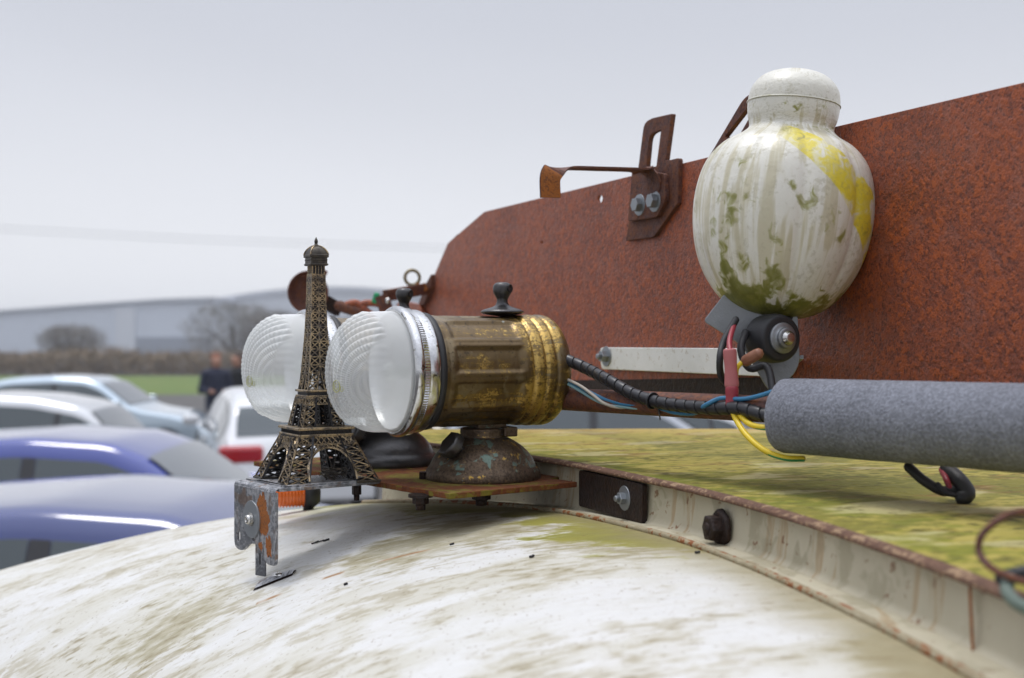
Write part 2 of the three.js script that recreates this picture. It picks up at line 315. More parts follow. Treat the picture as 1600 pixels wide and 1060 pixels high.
{
  const D = 200, k = D / F, X = (px) => (px - 800) * k, Y = (py) => CAM_Y - (py - 530) * k;
  const w = thing('warehouse', 'pale warehouse with arched roof and white fascia behind the lamps', 'building', [0, 0, -D]);
  const arch = (y0, y1, n = 24) => Array.from({ length: n + 1 }, (_, i) => { const t = i / n; return [X(mix(326, 720, t)), Y(y0 - (y0 - y1) * Math.sin(Math.PI * t))]; });
  mesh('wall', mv(extrude([[X(326), 0], [X(720), 0], ...arch(478, 462).reverse()], 60, 0), 0, 0, -60), M_clad, w);
  mesh('fascia', mv(extrude([[X(326), Y(497)], [X(720), Y(497)], ...arch(474, 458).reverse()], 0.6, 0), 0, 0, 0.05), M_cladPale, w);
  mesh('roof', mv(extrude([...arch(474, 458), ...arch(468, 448).reverse()], 61, 0), 0, 0, -60), M_roofGrey, w);
}
// bare hedge and bare trees: many thin twigs
function twigs(n, place, len, w) {
  const pos = new Float32Array(n * 9);
  for (let i = 0; i < n; i++) {
    const p = place(), a = rr(0, 6.283), e = rr(-0.2, 1.3), L = len * rr(0.5, 1.3), d = [Math.cos(a) * Math.cos(e), Math.sin(e), Math.sin(a) * Math.cos(e)], b = rr(0, 6.283), s = [Math.cos(b) * w, rr(-w, w), Math.sin(b) * w];
    pos.set([p[0] - s[0], p[1] - s[1], p[2] - s[2], p[0] + s[0], p[1] + s[1], p[2] + s[2], p[0] + d[0] * L, p[1] + d[1] * L, p[2] + d[2] * L], i * 9);
  }
  const g = new THREE.BufferGeometry(); g.setAttribute('position', new THREE.BufferAttribute(pos, 3)); g.computeVertexNormals(); return g;
}
{
  const hedgeM = std({ color: lin(0.24, 0.18, 0.12), roughness: 1, side: THREE.DoubleSide }), bareM = std({ color: lin(0.20, 0.18, 0.155), roughness: 1, side: THREE.DoubleSide });
  const trunkM = std({ color: lin(0.09, 0.075, 0.06), roughness: 1 });
  const h = mesh('hedge', twigs(26000, () => { const x = rr(-46, 30); return [x, rr(0.0, 1.22 + 0.3 * (vnoise(x * 0.4, 3, 5) - 0.5)), -71 + rr(-1.3, 1.3)]; }, 0.5, 0.05), hedgeM, scene);
  h.userData.kind = 'stuff'; tag(h, 'brown leafless hedge running in front of the warehouses', 'hedge');
  const spots = [[112, 505, 4.2, 78, 'round bare tree before the left warehouse wall'], [365, 470, 6.2, 76, 'taller bare tree beside the white-fronted arched warehouse'], [425, 482, 4.9, 80, 'bare tree behind the left lamp lens, in front of the arched warehouse']];
  for (const [px, py, wd, D, label] of spots) {
    const top = CAM_Y - (py - 530) / F * D, c = at(px, 530, D);
    const t = thing('bare_tree', label, 'tree', [c.x, 0, c.z], 0);
    mesh('trunk', tube([[0, 0, 0], [0.05, 0.8, 0.05], [-0.05, top * 0.6, 0]], 0.09, 12, 7), trunkM, t);
    const limbs = []; for (let i = 0; i < 9; i++) { const a = i * 0.72, L = wd * 0.32; limbs.push(tube([[0, 0.6 + i * 0.12, 0], [Math.cos(a) * L * 0.5, top * 0.45, Math.sin(a) * L * 0.5], [Math.cos(a) * L, top * rr(0.6, 0.85), Math.sin(a) * L]], 0.035, 10, 5)); }
    mesh('limb', limbs, trunkM, t);
    mesh('crown', twigs(3000, () => { const a = rr(0, 6.283), r = Math.sqrt(rnd()) * wd / 2, y = rr(0, 1); return [Math.cos(a) * r * Math.sqrt(1 - (2 * y - 1) ** 2 * 0.8), mix(0.9, top - 0.35, y), Math.sin(a) * r]; }, 0.6, 0.018), bareM, t);
  }
  const cable = (y0, y1, D, n) => tag(mesh('power_line', tube([at(-200, y0 - 6, D), at(300, (y0 + y1) / 2 + 3, D * 1.06), at(760, y1, D * 1.1)], 0.011, 30, 5), std({ color: lin(0.35, 0.36, 0.38), roughness: 0.7 }), scene), n, 'cable', 'power lines across the sky');
  cable(347, 386, 45, 'upper faint overhead wire crossing the sky left of the tower'); cable(356, 394, 46, 'lower faint overhead wire crossing the sky left of the tower');
}

// ---------------------------------------------------------------- parked cars
const glassCar = phys({ color: lin(0.03, 0.045, 0.05), roughness: 0.06, clearcoat: 1 }), tyreM = std({ color: lin(0.02, 0.02, 0.02), roughness: 0.8 }), rimM = std({ color: lin(0.4, 0.4, 0.42), roughness: 0.35, metalness: 0.8 }), trimM = std({ color: lin(0.025, 0.025, 0.028), roughness: 0.5 });
const tailM = phys({ color: lin(0.45, 0.01, 0.015), roughness: 0.15, clearcoat: 1 }), headM = phys({ color: lin(0.75, 0.77, 0.8), roughness: 0.12, clearcoat: 1 });
function makeCar(name, label, category, pos, turn, col, { L = 4.1, W = 0.87, H = 1.45, metal = 0.25, van = false, tail = [0.16, 0.15, 0.3] } = {}) {
  const t = thing(name, label, category, pos, turn);
  const paint = phys({ ior: 1.6, color: lin(...col), roughness: 0.14, metalness: metal, clearcoat: 1, clearcoatRoughness: 0.05 });
  const belt = H * 0.635, k = H / 1.45;
  const prof = van ? [[0, 0.5], [0.02, 0.72], [0.12, 1.0], [0.17, 1.08], [0.33, 1.72], [0.4, 1.82], [0.9, 1.84], [0.985, 1.78], [1, 0.55]].map(([x, y]) => [x, y * H / 1.84])
    : [[0, 0.46], [0.015, 0.62], [0.06, 0.74], [0.16, 0.86], [0.27, 0.93], [0.31, 0.99], [0.42, 1.33], [0.48, 1.42], [0.6, 1.45], [0.74, 1.42], [0.85, 1.34], [0.89, 1.27], [0.955, 0.98], [0.985, 0.88], [0.995, 0.7], [1, 0.46]].map(([x, y]) => [x, y * k]);
  const P = (x) => { const u = clamp(x / L); for (let i = 1; i < prof.length; i++) if (u <= prof[i][0]) { const [a, b] = [prof[i - 1], prof[i]]; return mix(a[1], b[1], (u - a[0]) / (b[0] - a[0])); } return prof.at(-1)[1]; };
  const Ps = (x) => (P(x - 0.06) + P(x - 0.03) + P(x) + P(x + 0.03) + P(x + 0.06)) / 5;
  const wx = (x) => W * (1 - 0.16 * Math.abs(2 * x / L - 1) ** 5);
  const wr = (x) => mix(wx(x) * 0.97, W * (van ? 0.86 : 0.72), clamp((Ps(x) - belt) / (H - belt)));
  const half = (x) => {
    const p = Ps(x), w = wx(x), ys = Math.min(belt, p - 0.05), r = wr(x);
    return [[w * 0.9, 0.2], [w * 0.97, 0.28], [w, 0.48], [w * 1.0, Math.min(0.7, ys - 0.02)], [w * 0.985, ys], [mix(w * 0.985, r, 0.9), mix(ys, p - 0.05, 0.9)], [r * 0.985, p - 0.05], [r * 0.94, p - 0.022], [r * 0.84, p - 0.008], [r * 0.45, p - 0.001], [0, p + 0.001]];
  };
  const body = surfaceGrid(70, 20, (u, v) => { const x = u * L, h = half(x), i = Math.round(v * 20), m = i <= 10; const [z, y] = h[m ? i : 20 - i]; return [x, y, m ? z : -z]; });
  mesh('body', body, paint, t);
  const hw = (x, y) => { const p = Ps(x), ys = Math.min(belt, p - 0.05); return mix(wx(x) * 0.985, mix(wx(x) * 0.985, wr(x), 0.96), clamp((y - ys) / Math.max(0.02, p - 0.05 - ys))) + 0.008; };
  const side = (x0, x1, s, top = 0.11) => surfaceGrid(14, 3, (u, v) => { const x = mix(x0, x1, u) * L, yb = belt + 0.03, yt = Math.max(yb + 0.01, Ps(x) - top), y = mix(yb, yt, v); return [x, y, s * hw(x, y)]; });
  const wins = van ? [[0.22, 0.36]] : [[0.34, 0.575], [0.595, 0.8], [0.815, 0.9]];
  for (const s of [1, -1]) for (const [a, b] of wins) mesh('side_window', side(a, b, s), glassCar, t);
  for (const s of [1, -1]) { for (let i = 1; i < wins.length; i++) mesh('pillar_trim', side(wins[i - 1][1] + 0.0006, wins[i][0] - 0.0006, s), trimM, t); for (const x of van ? [0.4] : [0.31, 0.582, 0.79]) mesh('door_seam', new THREE.BoxGeometry(0.014, belt - 0.36, 0.006).translate(L * x, (belt + 0.28) / 2, s * (wx(L * x) + 0.001)), trimM, t); }
  const screen = (x0, x1) => surfaceGrid(8, 8, (u, v) => { const x = mix(x0, x1, u) * L, z = (v * 2 - 1), r = wr(x) * 0.9; const dx = 0.05, sl = (Ps(x + dx) - Ps(x - dx)) / (2 * dx), nl = Math.hypot(1, sl); return [x - sl / nl * 0.012, Ps(x) - 0.012 * z * z + 0.012 / nl, z * r]; });
  mesh('windscreen', screen(van ? 0.18 : 0.315, van ? 0.325 : 0.425), glassCar, t);
  if (!van) mesh('rear_window', screen(0.885, 0.955), glassCar, t);
  for (const s of [1, -1]) {
    mesh('tail_light', new RoundedBoxGeometry(...tail, 3, 0.05).translate(L * 0.962 + (tail[0] - 0.16), belt - 0.12, s * (W * 0.99 - tail[2] / 2)), tailM, t);
    mesh('headlight', new RoundedBoxGeometry(0.3, 0.13, 0.28, 3, 0.05).translate(L * 0.055, belt - 0.25, s * (W * 0.74)), headM, t);
    mesh('mirror', new RoundedBoxGeometry(0.12, 0.13, 0.2, 3, 0.05).translate(L * (van ? 0.22 : 0.345), belt + 0.1, s * (W + 0.08)), paint, t);
    mesh('trim_strip', new THREE.BoxGeometry(L * 0.7, 0.05, 0.02).translate(L * 0.5, 0.3, s * (W * 0.985)), trimM, t);
    mesh('door_handle', new RoundedBoxGeometry(0.16, 0.03, 0.03, 2, 0.01).translate(L * 0.55, belt - 0.07, s * (W * 1.0)), paint, t);
    for (const x of [0.185, 0.8]) {
      const wl = mesh('wheel', rot(lathe([[0, -0.1], [0.19, -0.1], [0.31, -0.1], [0.33, -0.07], [0.33, 0.07], [0.31, 0.1], [0.19, 0.1], [0, 0.08]], 28), Math.PI / 2).translate(L * x, 0.33, s * (W - 0.08)), tyreM, t);
      mesh('rim', rot(lathe([[0, 0], [0.05, 0.01], [0.18, 0], [0.19, -0.02]], 20), s * Math.PI / 2).translate(L * x, 0.33, s * (W + 0.025)), rimM, wl);
    }
  }
  mesh('rear_bumper', new RoundedBoxGeometry(0.14, 0.24, W * 1.75, 3, 0.05).translate(L * 0.985, 0.42, 0), paint, t);
  return t;
}
// cars are built nose at x = 0, tail at x = L; turn pi makes the nose point to the right of the picture
const carAt = (px, d, y = 0) => { const p = at(px, 530, d); return [p.x, y, p.z]; };
makeCar('parked_car', 'blue car with pale reflecting roof, nearest of the cars at the left edge', 'car', carAt(1110, 5.1), Math.PI - 0.03, [0.002, 0.018, 0.15], { L: 4.2, H: 1.40, metal: 0 });
makeCar('parked_car', 'bright blue hatchback behind the nearest blue car, its sloping windscreen near the tower bracket', 'car', carAt(705, 7.8), Math.PI + 0.02, [0.002, 0.022, 0.25], { L: 4.0, H: 1.45, metal: 0 });
makeCar('parked_car', 'white hatchback seen from behind with red tail light, left of the tower', 'car', carAt(400, 16.92), -1.25, [0.78, 0.79, 0.80], { L: 4.0, H: 1.46, metal: 0, tail: [0.19, 0.19, 0.46] });
makeCar('parked_car', 'pale blue saloon behind the other cars with green-tinted side windows', 'car', carAt(358, 20), Math.PI, [0.50, 0.60, 0.68], { L: 4.3, H: 1.44 });
makeCar('parked_car', 'silver hatchback at the left edge between the pale blue saloon and the blue hatchback', 'car', carAt(-360, 13.2), 0.06, [0.62, 0.63, 0.64], { L: 3.9, H: 1.45 });
makeCar('parked_car', 'white car with red rear corner seen in the gap under the brass lamp', 'car', carAt(650, 13.5), 0.35, [0.75, 0.76, 0.77], { L: 3.9, H: 1.32, metal: 0 });
makeCar('parked_car', 'grey estate car seen in the gap under the rusty pipe', 'car', carAt(1290, 14), Math.PI, [0.36, 0.38, 0.41], { L: 4.5, H: 1.40 }).rotation.y = 0.02 + Math.PI;
makeCar('parked_car', 'small yellow car glimpsed beside the lamp foot', 'car', carAt(640, 18), 0.1, [0.75, 0.48, 0.01], { L: 3.2, H: 1.3, metal: 0 });

// ---------------------------------------------------------------- two people far behind the white car
function fieldBody(bones, c, halfSize, res, kk = 0.05) {
  const mc = new MarchingCubes(res, new THREE.MeshBasicMaterial(), false, false, 60000);
  const seg = bones.map(([a, b, ra, rb]) => ({ a: V3(...a), b: V3(...b), ra, rb }));
  const p = V3(), ab = V3(), ap = V3();
  for (let z = 0; z < res; z++) for (let y = 0; y < res; y++) for (let x = 0; x < res; x++) {
    p.set(c[0] + (x / res * 2 - 1) * halfSize, c[1] + (y / res * 2 - 1) * halfSize, c[2] + (z / res * 2 - 1) * halfSize);
    let d = 1e9;
    for (const s of seg) { ab.copy(s.b).sub(s.a); ap.copy(p).sub(s.a); const t = clamp(ap.dot(ab) / Math.max(1e-9, ab.lengthSq())); const e = ap.addScaledVector(ab, -t).length() - mix(s.ra, s.rb, t); const h = clamp(0.5 + 0.5 * (d - e) / kk); d = d > 1e8 ? e : mix(d, e, h) - kk * h * (1 - h); }
    mc.field[x + y * res + z * res * res] = -d;
  }
  mc.isolation = 0; mc.update();
  const n = mc.count ?? mc.geometry.drawRange.count, g = new THREE.BufferGeometry();
  g.setAttribute('position', new THREE.BufferAttribute(mc.positionArray.slice(0, n * 3), 3)); g.setAttribute('normal', new THREE.BufferAttribute(mc.normalArray.slice(0, n * 3), 3));
  g.scale(halfSize, halfSize, halfSize); g.translate(...c); g.computeVertexNormals();
  return mergeVertices(g, 1e-5);
}
{
  const skin = std({ color: lin(0.42, 0.22, 0.15), roughness: 0.6 }), navy = std({ color: lin(0.012, 0.016, 0.04), roughness: 0.8 }), black = std({ color: lin(0.012, 0.012, 0.014), roughness: 0.8 }), jeans = std({ color: lin(0.03, 0.04, 0.07), roughness: 0.9 }), hairA = std({ color: lin(0.20, 0.07, 0.03), roughness: 0.7 }), hairB = std({ color: lin(0.05, 0.03, 0.02), roughness: 0.7 });
  const mk = (label, pos, turn, coat, hair) => {
    const t = thing('person', label, 'person', pos, turn);
    const b = fieldBody([[[0, 1.62, 0.02], [0, 1.55, 0.03], 0.095, 0.08], [[0, 1.5, 0], [0, 1.4, -0.01], 0.055, 0.06], [[-0.15, 1.36, 0], [0.15, 1.36, 0], 0.07, 0.07], [[0, 1.32, 0], [0, 0.98, 0], 0.13, 0.13], [[-0.09, 0.92, 0], [-0.1, 0.5, 0.02], 0.085, 0.06], [[-0.1, 0.5, 0.02], [-0.1, 0.09, 0], 0.055, 0.04], [[0.09, 0.92, 0], [0.1, 0.5, 0.02], 0.085, 0.06], [[0.1, 0.5, 0.02], [0.1, 0.09, 0], 0.055, 0.04], [[-0.1, 0.05, -0.03], [-0.1, 0.045, 0.16], 0.045, 0.035], [[0.1, 0.05, -0.03], [0.1, 0.045, 0.16], 0.045, 0.035], [[-0.2, 1.36, 0], [-0.26, 1.08, 0], 0.055, 0.045], [[-0.26, 1.08, 0], [-0.12, 1.05, 0.22], 0.042, 0.03], [[0.2, 1.36, 0], [0.26, 1.08, 0], 0.055, 0.045], [[0.26, 1.08, 0], [0.12, 1.05, 0.22], 0.042, 0.03], [[-0.12, 1.05, 0.22], [-0.07, 1.05, 0.28], 0.03, 0.022], [[0.12, 1.05, 0.22], [0.07, 1.05, 0.28], 0.03, 0.022], [[0, 1.59, 0.11], [0, 1.575, 0.13], 0.018, 0.016]], [0, 0.86, 0.05], 0.95, 64);
    mesh('body', b, skin, t);
    mesh('jacket', fieldBody([[[-0.15, 1.36, 0], [0.15, 1.36, 0], 0.09, 0.09], [[0, 1.32, 0], [0, 0.9, 0], 0.16, 0.17], [[-0.2, 1.36, 0], [-0.26, 1.08, 0], 0.072, 0.062], [[-0.26, 1.08, 0], [-0.14, 1.05, 0.19], 0.06, 0.048], [[0.2, 1.36, 0], [0.26, 1.08, 0], 0.072, 0.062], [[0.26, 1.08, 0], [0.14, 1.05, 0.19], 0.06, 0.048], [[0, 1.44, -0.01], [0, 1.4, -0.01], 0.075, 0.09]], [0, 1.15, 0.02], 0.48, 44), coat, t);
    mesh('trousers', fieldBody([[[-0.09, 0.92, 0], [-0.1, 0.5, 0.02], 0.105, 0.08], [[-0.1, 0.5, 0.02], [-0.1, 0.12, 0], 0.078, 0.065], [[0.09, 0.92, 0], [0.1, 0.5, 0.02], 0.105, 0.08], [[0.1, 0.5, 0.02], [0.1, 0.12, 0], 0.078, 0.065]], [0, 0.5, 0], 0.6, 44), jeans, t);
    mesh('hair', fieldBody([[[0, 1.66, -0.01], [0, 1.55, -0.06], 0.1, 0.07]], [0, 1.61, -0.02], 0.2, 30), hair, t);
    return t;
  };
  const p1 = at(337, 530, 23), p2 = at(371, 530, 23.6);
  mk('person in dark navy coat with reddish hair, standing beyond the white car', [p1.x, 0, p1.z], 0.4, navy, hairA);
  mk('person in black coat half hidden behind the left lamp lens', [p2.x, 0, p2.z], -0.6, black, hairB);
}

// ---------------------------------------------------------------- the van: domed cab roof in front, raised mossy roof behind
const RY = CAM_Y - 0.115;                              // height of the mossy roof
const WALL = [[-0.10, -1.66], [-0.135, -1.60], [-0.155, -1.53], [-0.145, -1.47], [-0.099, -1.40], [0.0218, -1.23], [0.0642, -1.155], [0.121, -1.02], [0.143, -0.965], [0.179, -0.843], [0.211, -0.685], [0.224, -0.597], [0.236, -0.45], [0.24, -0.12]];
const wallCurve = new THREE.CatmullRomCurve3(WALL.map(([x, z]) => V3(x, 0, z)), false, 'centripetal');
const WP = wallCurve.getSpacedPoints(300);
const wallX = (z) => { let best = WP[0]; for (const p of WP) if (Math.abs(p.z - z) < Math.abs(best.z - z)) best = p; return best.x; };
const DP = new THREE.CatmullRomCurve3([[-0.8, -1.95], [-0.45, -1.75], ...WALL.slice(4)].map(([x, z]) => V3(x, 0, z)), false, 'centripetal').getSpacedPoints(260);
const wallDist = (x, z) => { let m = 1e9; for (const p of DP) { const e = (p.x - x) ** 2 + (p.z - z) ** 2; if (e < m) m = e; } return Math.sqrt(m); };
const DOME = { base: -0.151, q: 0.15, kz: 0.1, k4: 1.0, k: 0 };
function domeRaw(x, z, d = wallDist(x, z)) { return DOME.base - DOME.k * d * d - DOME.k4 * d ** 4 - DOME.q * Math.max(0, 0.05 - x) ** 2 - DOME.kz * Math.max(0, -z - 0.9) ** 2; }
{ const p = at(430, 903, 1.115), d = wallDist(p.x, p.z); DOME.k = -((p.y - CAM_Y) - domeRaw(p.x, p.z, d)) / (d * d); }   // the bracket foot stands on the dome
const domeY = (x, z) => CAM_Y + domeRaw(x, z);
const van = thing('old_van', 'old white van with domed cab roof and raised mossy rear roof', 'van');
{
  const x0 = -0.8, x1 = 0.3, z0 = -1.75, z1 = -0.2;
  const dirx = 0.985, dirz = 0.17;                       // streaks run this way
  const domeTex = tex(2048, 2048, (u, v) => {
    const x = mix(x0, x1, u), z = mix(z0, z1, v);
    const s = x * dirz - z * dirx - 0.19 * x * x, t = x * dirx + z * dirz;    // across, along
    const wv = fbm(x * 9, z * 9, 3, 299) - 0.5, s2 = s + 0.03 * wv;
    const a = fbm(s2 * 8, t * 3.5, 4, 301), b = fbm(s2 * 40, t * 14, 5, 303), c = fbm(s * 260, t * 100, 3, 307), e = fbm(s2 * 20, t * 8, 6, 309), g = fbm(x * 420, z * 420, 2, 311), h = fbm(x * 24, z * 24, 6, 315), m = fbm(s2 * 120, t * 42, 4, 317);
    let col = mixc([0.79, 0.785, 0.77], [0.86, 0.858, 0.85], a * 0.4 + c * 0.6);
    col = mixc(col, [0.60, 0.57, 0.50], 0.14 * sstep(0.56, 0.70, c));
    col = mixc(col, [0.75, 0.735, 0.675], 0.65 * sstep(0.42, 0.62, a * 0.4 + b * 0.3 + h * 0.3));
    const near = sstep(-0.98, -0.72, z);
    const zm = sstep(0.47, 0.61, mix(e * 0.7 + b * 0.3, h * 0.65 + e * 0.35, near) + 0.02 * sstep(-0.15, -0.40, x) - 0.02 * near);
    const fine = sstep(0.44, 0.56, m * 0.55 + c * 0.45);
    const dirt = clamp(zm * (0.18 + 0.62 * fine) + 0.07 * fine * (1 - near * 0.6));
    col = mixc(col, mixc([0.70, 0.665, 0.56], [0.51, 0.46, 0.34], c * 0.6 + b * 0.4), 0.58 * dirt);
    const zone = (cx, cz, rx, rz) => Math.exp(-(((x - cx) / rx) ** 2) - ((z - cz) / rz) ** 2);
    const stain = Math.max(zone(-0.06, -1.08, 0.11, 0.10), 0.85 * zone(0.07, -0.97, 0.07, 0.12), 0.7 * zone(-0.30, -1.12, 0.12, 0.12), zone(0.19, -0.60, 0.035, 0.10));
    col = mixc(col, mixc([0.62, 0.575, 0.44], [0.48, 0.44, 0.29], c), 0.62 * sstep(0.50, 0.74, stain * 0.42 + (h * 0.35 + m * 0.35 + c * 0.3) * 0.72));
    const w = wallX(z) - x;                            // moss and grime creeping from under the raised roof
    const moss = sstep(0.17, 0.02, w + 0.16 * (e - 0.5)) * sstep(-0.72, -1.0, z + 0.12 * (b - 0.5));
    col = mixc(col, mixc([0.42, 0.42, 0.12], [0.60, 0.57, 0.24], b), 0.9 * sstep(0.42, 0.6, moss * 0.75 + 0.35 * (c - 0.3)) * sstep(0.02, 0.3, moss));
    const far = sstep(-1.18, -1.34, z) * sstep(-0.30, -0.12, x) * sstep(0.40, 0.55, e);
    col = mixc(col, [0.60, 0.58, 0.30], 0.65 * far);
    const band = sstep(0.085, 0.02, w + 0.05 * (b - 0.5));
    col = mixc(col, mixc([0.50, 0.46, 0.33], [0.62, 0.57, 0.44], c), 0.8 * band);
    col = mixc(col, [0.46, 0.40, 0.28], 0.45 * sstep(0.60, 0.72, m * 0.35 + c * 0.35 + h * 0.3));
    const speck = sstep(0.80, 0.86, g); col = mixc(col, [0.42, 0.35, 0.25], 0.5 * speck);
    // a thin rust crease along the pressing
    const cr = Math.abs(z - (-1.05 + 0.16 * (x + 0.13)) - 0.004 * wv);
    col = mixc(col, [0.56, 0.38, 0.22], 0.75 * sstep(0.0042, 0.0012, cr) * sstep(0.38, 0.55, fbm(x * 40, 5, 3, 313)) * (x > -0.215 && x < -0.055 ? 1 : 0));
    return col;
  }, { clampEdge: true });
  const domeBump = tex(1024, 1024, (u, v) => { const x = mix(x0, x1, u), z = mix(z0, z1, v), s = x * dirz - z * dirx, t = x * dirx + z * dirz; return 0.6 * fbm(s * 90, t * 24, 4, 303) + 0.4 * fbm(x * 260, z * 260, 2, 311); }, { srgb: false, clampEdge: true });
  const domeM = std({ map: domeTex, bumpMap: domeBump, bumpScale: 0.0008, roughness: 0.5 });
  const NZ = 180, NX = 150;
  const g = surfaceGrid(NX, NZ, (u, v) => { const z = mix(-2.0, -0.15, v), xr = wallX(clamp(z, -1.66, -0.12)) + 0.012, x = mix(xr, -0.98, u ** 1.15); return [x, domeY(x, z), z, clamp((x - x0) / (x1 - x0), 0.002, 0.998), clamp((z - z0) / (z1 - z0), 0.002, 0.998)]; });
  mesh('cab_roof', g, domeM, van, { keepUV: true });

  // mossy roof panel
  const X0 = -0.2, X1 = 1.0, Z0 = -1.72, Z1 = -0.2;
  const mossTex = tex(1536, 1536, (u, v) => {
    const x = mix(X0, X1, u), z = mix(Z0, Z1, v);
    const s = z * 0.93 + x * 0.36, t = x * 0.93 - z * 0.36;
    const a = fbm(t * 4, s * 12, 5, 401), b = fbm(t * 16, s * 52, 5, 403), c = fbm(t * 120, s * 170, 3, 407), e = fbm(t * 9, s * 20, 6, 409), f = fbm(t * 45, s * 70, 4, 411);
    let col = mixc([0.58, 0.53, 0.22], [0.68, 0.62, 0.31], b);
    col = mixc(col, [0.44, 0.42, 0.12], 0.85 * sstep(0.45, 0.6, a * 0.6 + c * 0.4));
    col = mixc(col, [0.50, 0.37, 0.15], 0.85 * sstep(0.51, 0.62, b * 0.35 + e * 0.4 + f * 0.25));
    col = mixc(col, [0.40, 0.43, 0.06], 0.7 * sstep(0.10, 0.0, x - wallX(z) - 0.10 * (f - 0.2)) * sstep(0.4, 0.6, f * 0.6 + e * 0.4));
    col = mixc(col, [0.70, 0.67, 0.50], 0.75 * sstep(0.545, 0.64, e * 0.7 + b * 0.3 - 0.06 * (z < -0.7 ? 0 : 1)));
    col = mixc(col, [0.28, 0.25, 0.08], 0.5 * sstep(0.60, 0.74, c * 0.7 + b * 0.3));
    col = mixc(col, [0.72, 0.60, 0.36], 0.6 * sstep(-1.5, -1.62, z));
    return col;
  }, { clampEdge: true });
  const mossBump = tex(1536, 1536, (u, v) => { const x = mix(X0, X1, u), z = mix(Z0, Z1, v); return 0.5 * fbm(x * 190, z * 230, 3, 407) + 0.5 * fbm(x * 30, z * 60, 3, 403); }, { srgb: false, clampEdge: true });
  const mossM = std({ map: mossTex, bumpMap: mossBump, bumpScale: 0.004, roughness: 0.9 });
  const roofY = (x, z) => RY + 0.0025 * (fbm(x * 5, z * 5, 2, 421) - 0.5) * sstep(0.0, 0.12, x - wallX(z)) - 1.2 * Math.max(0, -z - 1.6) ** 2;
  const rg = surfaceGrid(70, 110, (u, v) => { const z = mix(-1.66, -0.12, v), xl = wallX(z) - 0.002, x = mix(xl, 1.5, u ** 1.6); return [x, roofY(x, z), z, clamp((x - X0) / (X1 - X0), 0.002, 0.998), clamp((z - Z0) / (Z1 - Z0), 0.002, 0.998)]; }, { flip: true });
  mesh('raised_roof', rg, mossM, van, { keepUV: true });
  // rusty lip of the raised roof: a thin uneven folded edge that stands proud of the wall
  const edge = (off, n = 240) => { const out = []; for (let i = 0; i <= n; i++) { const t = i / n, p = wallCurve.getPointAt(t), q = wallCurve.getTangentAt(t); out.push(V3(p.x - q.z * -1 * -off, 0, p.z + q.x * -off)); } return out; };
  const offCurve = (off) => { const n = 240, out = []; for (let i = 0; i <= n; i++) { const t = i / n, p = wallCurve.getPointAt(t), q = wallCurve.getTangentAt(t); out.push(V3(p.x - q.z * off, 0, p.z + q.x * off)); } return out; };   // positive = outwards, to the front-left
  const strip = (sections) => surfaceGrid(240, sections.length - 1, (u, v) => { const [off, y] = sections[Math.round(v * (sections.length - 1))]; const o = cache(off), p = o[Math.round(u * 240)], yy = typeof y === 'function' ? y(p.x, p.z) : y; return [p.x, yy, p.z]; });
  const memo = new Map(), cache = (off) => { if (!memo.has(off)) memo.set(off, offCurve(off)); return memo.get(off); };
  const wob = (x, z) => 0.0012 * (fbm(x * 60, z * 60, 3, 431) - 0.5);
  mesh('roof_lip', strip([[-0.003, RY + 0.0012], [0.003, (x, z) => RY + 0.0012 + wob(x, z)], [0.0058, (x, z) => RY - 0.0002 + wob(x, z)], [0.006, (x, z) => RY - 0.0022 + wob(x, z)], [0.0045, RY - 0.0032], [-0.008, RY - 0.0035]]), M.lip, van);
  mesh('front_wall', strip([[-0.003, RY - 0.003], [-0.0028, RY - 0.012], [-0.001, RY - 0.030], [0.0005, (x, z) => domeY(x, z) + 0.0035], [0.0025, (x, z) => domeY(x, z) + 0.0012], [0.020, (x, z) => domeY(x, z) + 0.0010], [0.021, (x, z) => domeY(x, z) - 0.002]]), M.creamPaint, van);
  const beadPts = offCurve(0.0225).filter((_, i) => i % 4 === 0).map((p) => V3(p.x, domeY(p.x, p.z) + 0.0012, p.z));
  mesh('seam_bead', tube(beadPts, 0.0027, 240, 8), M.beadPaint, van);
  // vertical seam on the wall near the right edge
  { const p = at(1524, 910, 0.607); mesh('wall_seam', bar(V3(p.x - 0.0025, RY - 0.004, p.z), V3(p.x - 0.001, RY - 0.036, p.z), 0.0016, 0.001), M.rustOrange, van); }
  // body below the roofs (seen only from elsewhere)
  const bodyM = std({ color: lin(0.62, 0.61, 0.56), roughness: 0.55 });
  mesh('body', [new THREE.BoxGeometry(2.3, 1.4, 1.5).translate(1.42, 1.1, -0.88), new THREE.BoxGeometry(0.85, 0.75, 1.4).translate(-0.12, 0.72, -0.9)], bodyM, van);
  for (const [x, z] of [[-0.1, -0.2], [-0.1, -1.58], [1.9, -0.16], [1.9, -1.62]]) {
    const wl = mesh('wheel', rot(lathe([[0, -0.08], [0.2, -0.08], [0.3, -0.08], [0.33, -0.05], [0.33, 0.05], [0.3, 0.08], [0.2, 0.08], [0, 0.08]], 28), Math.PI / 2).translate(x, 0.33, z), tyreM, van);
    mesh('rim', rot(lathe([[0, 0.09], [0.06, 0.1], [0.18, 0.085], [0.19, 0.08]], 20), z > -0.9 ? Math.PI / 2 : -Math.PI / 2).translate(x, 0.33, z), rimM, wl);
  }
}
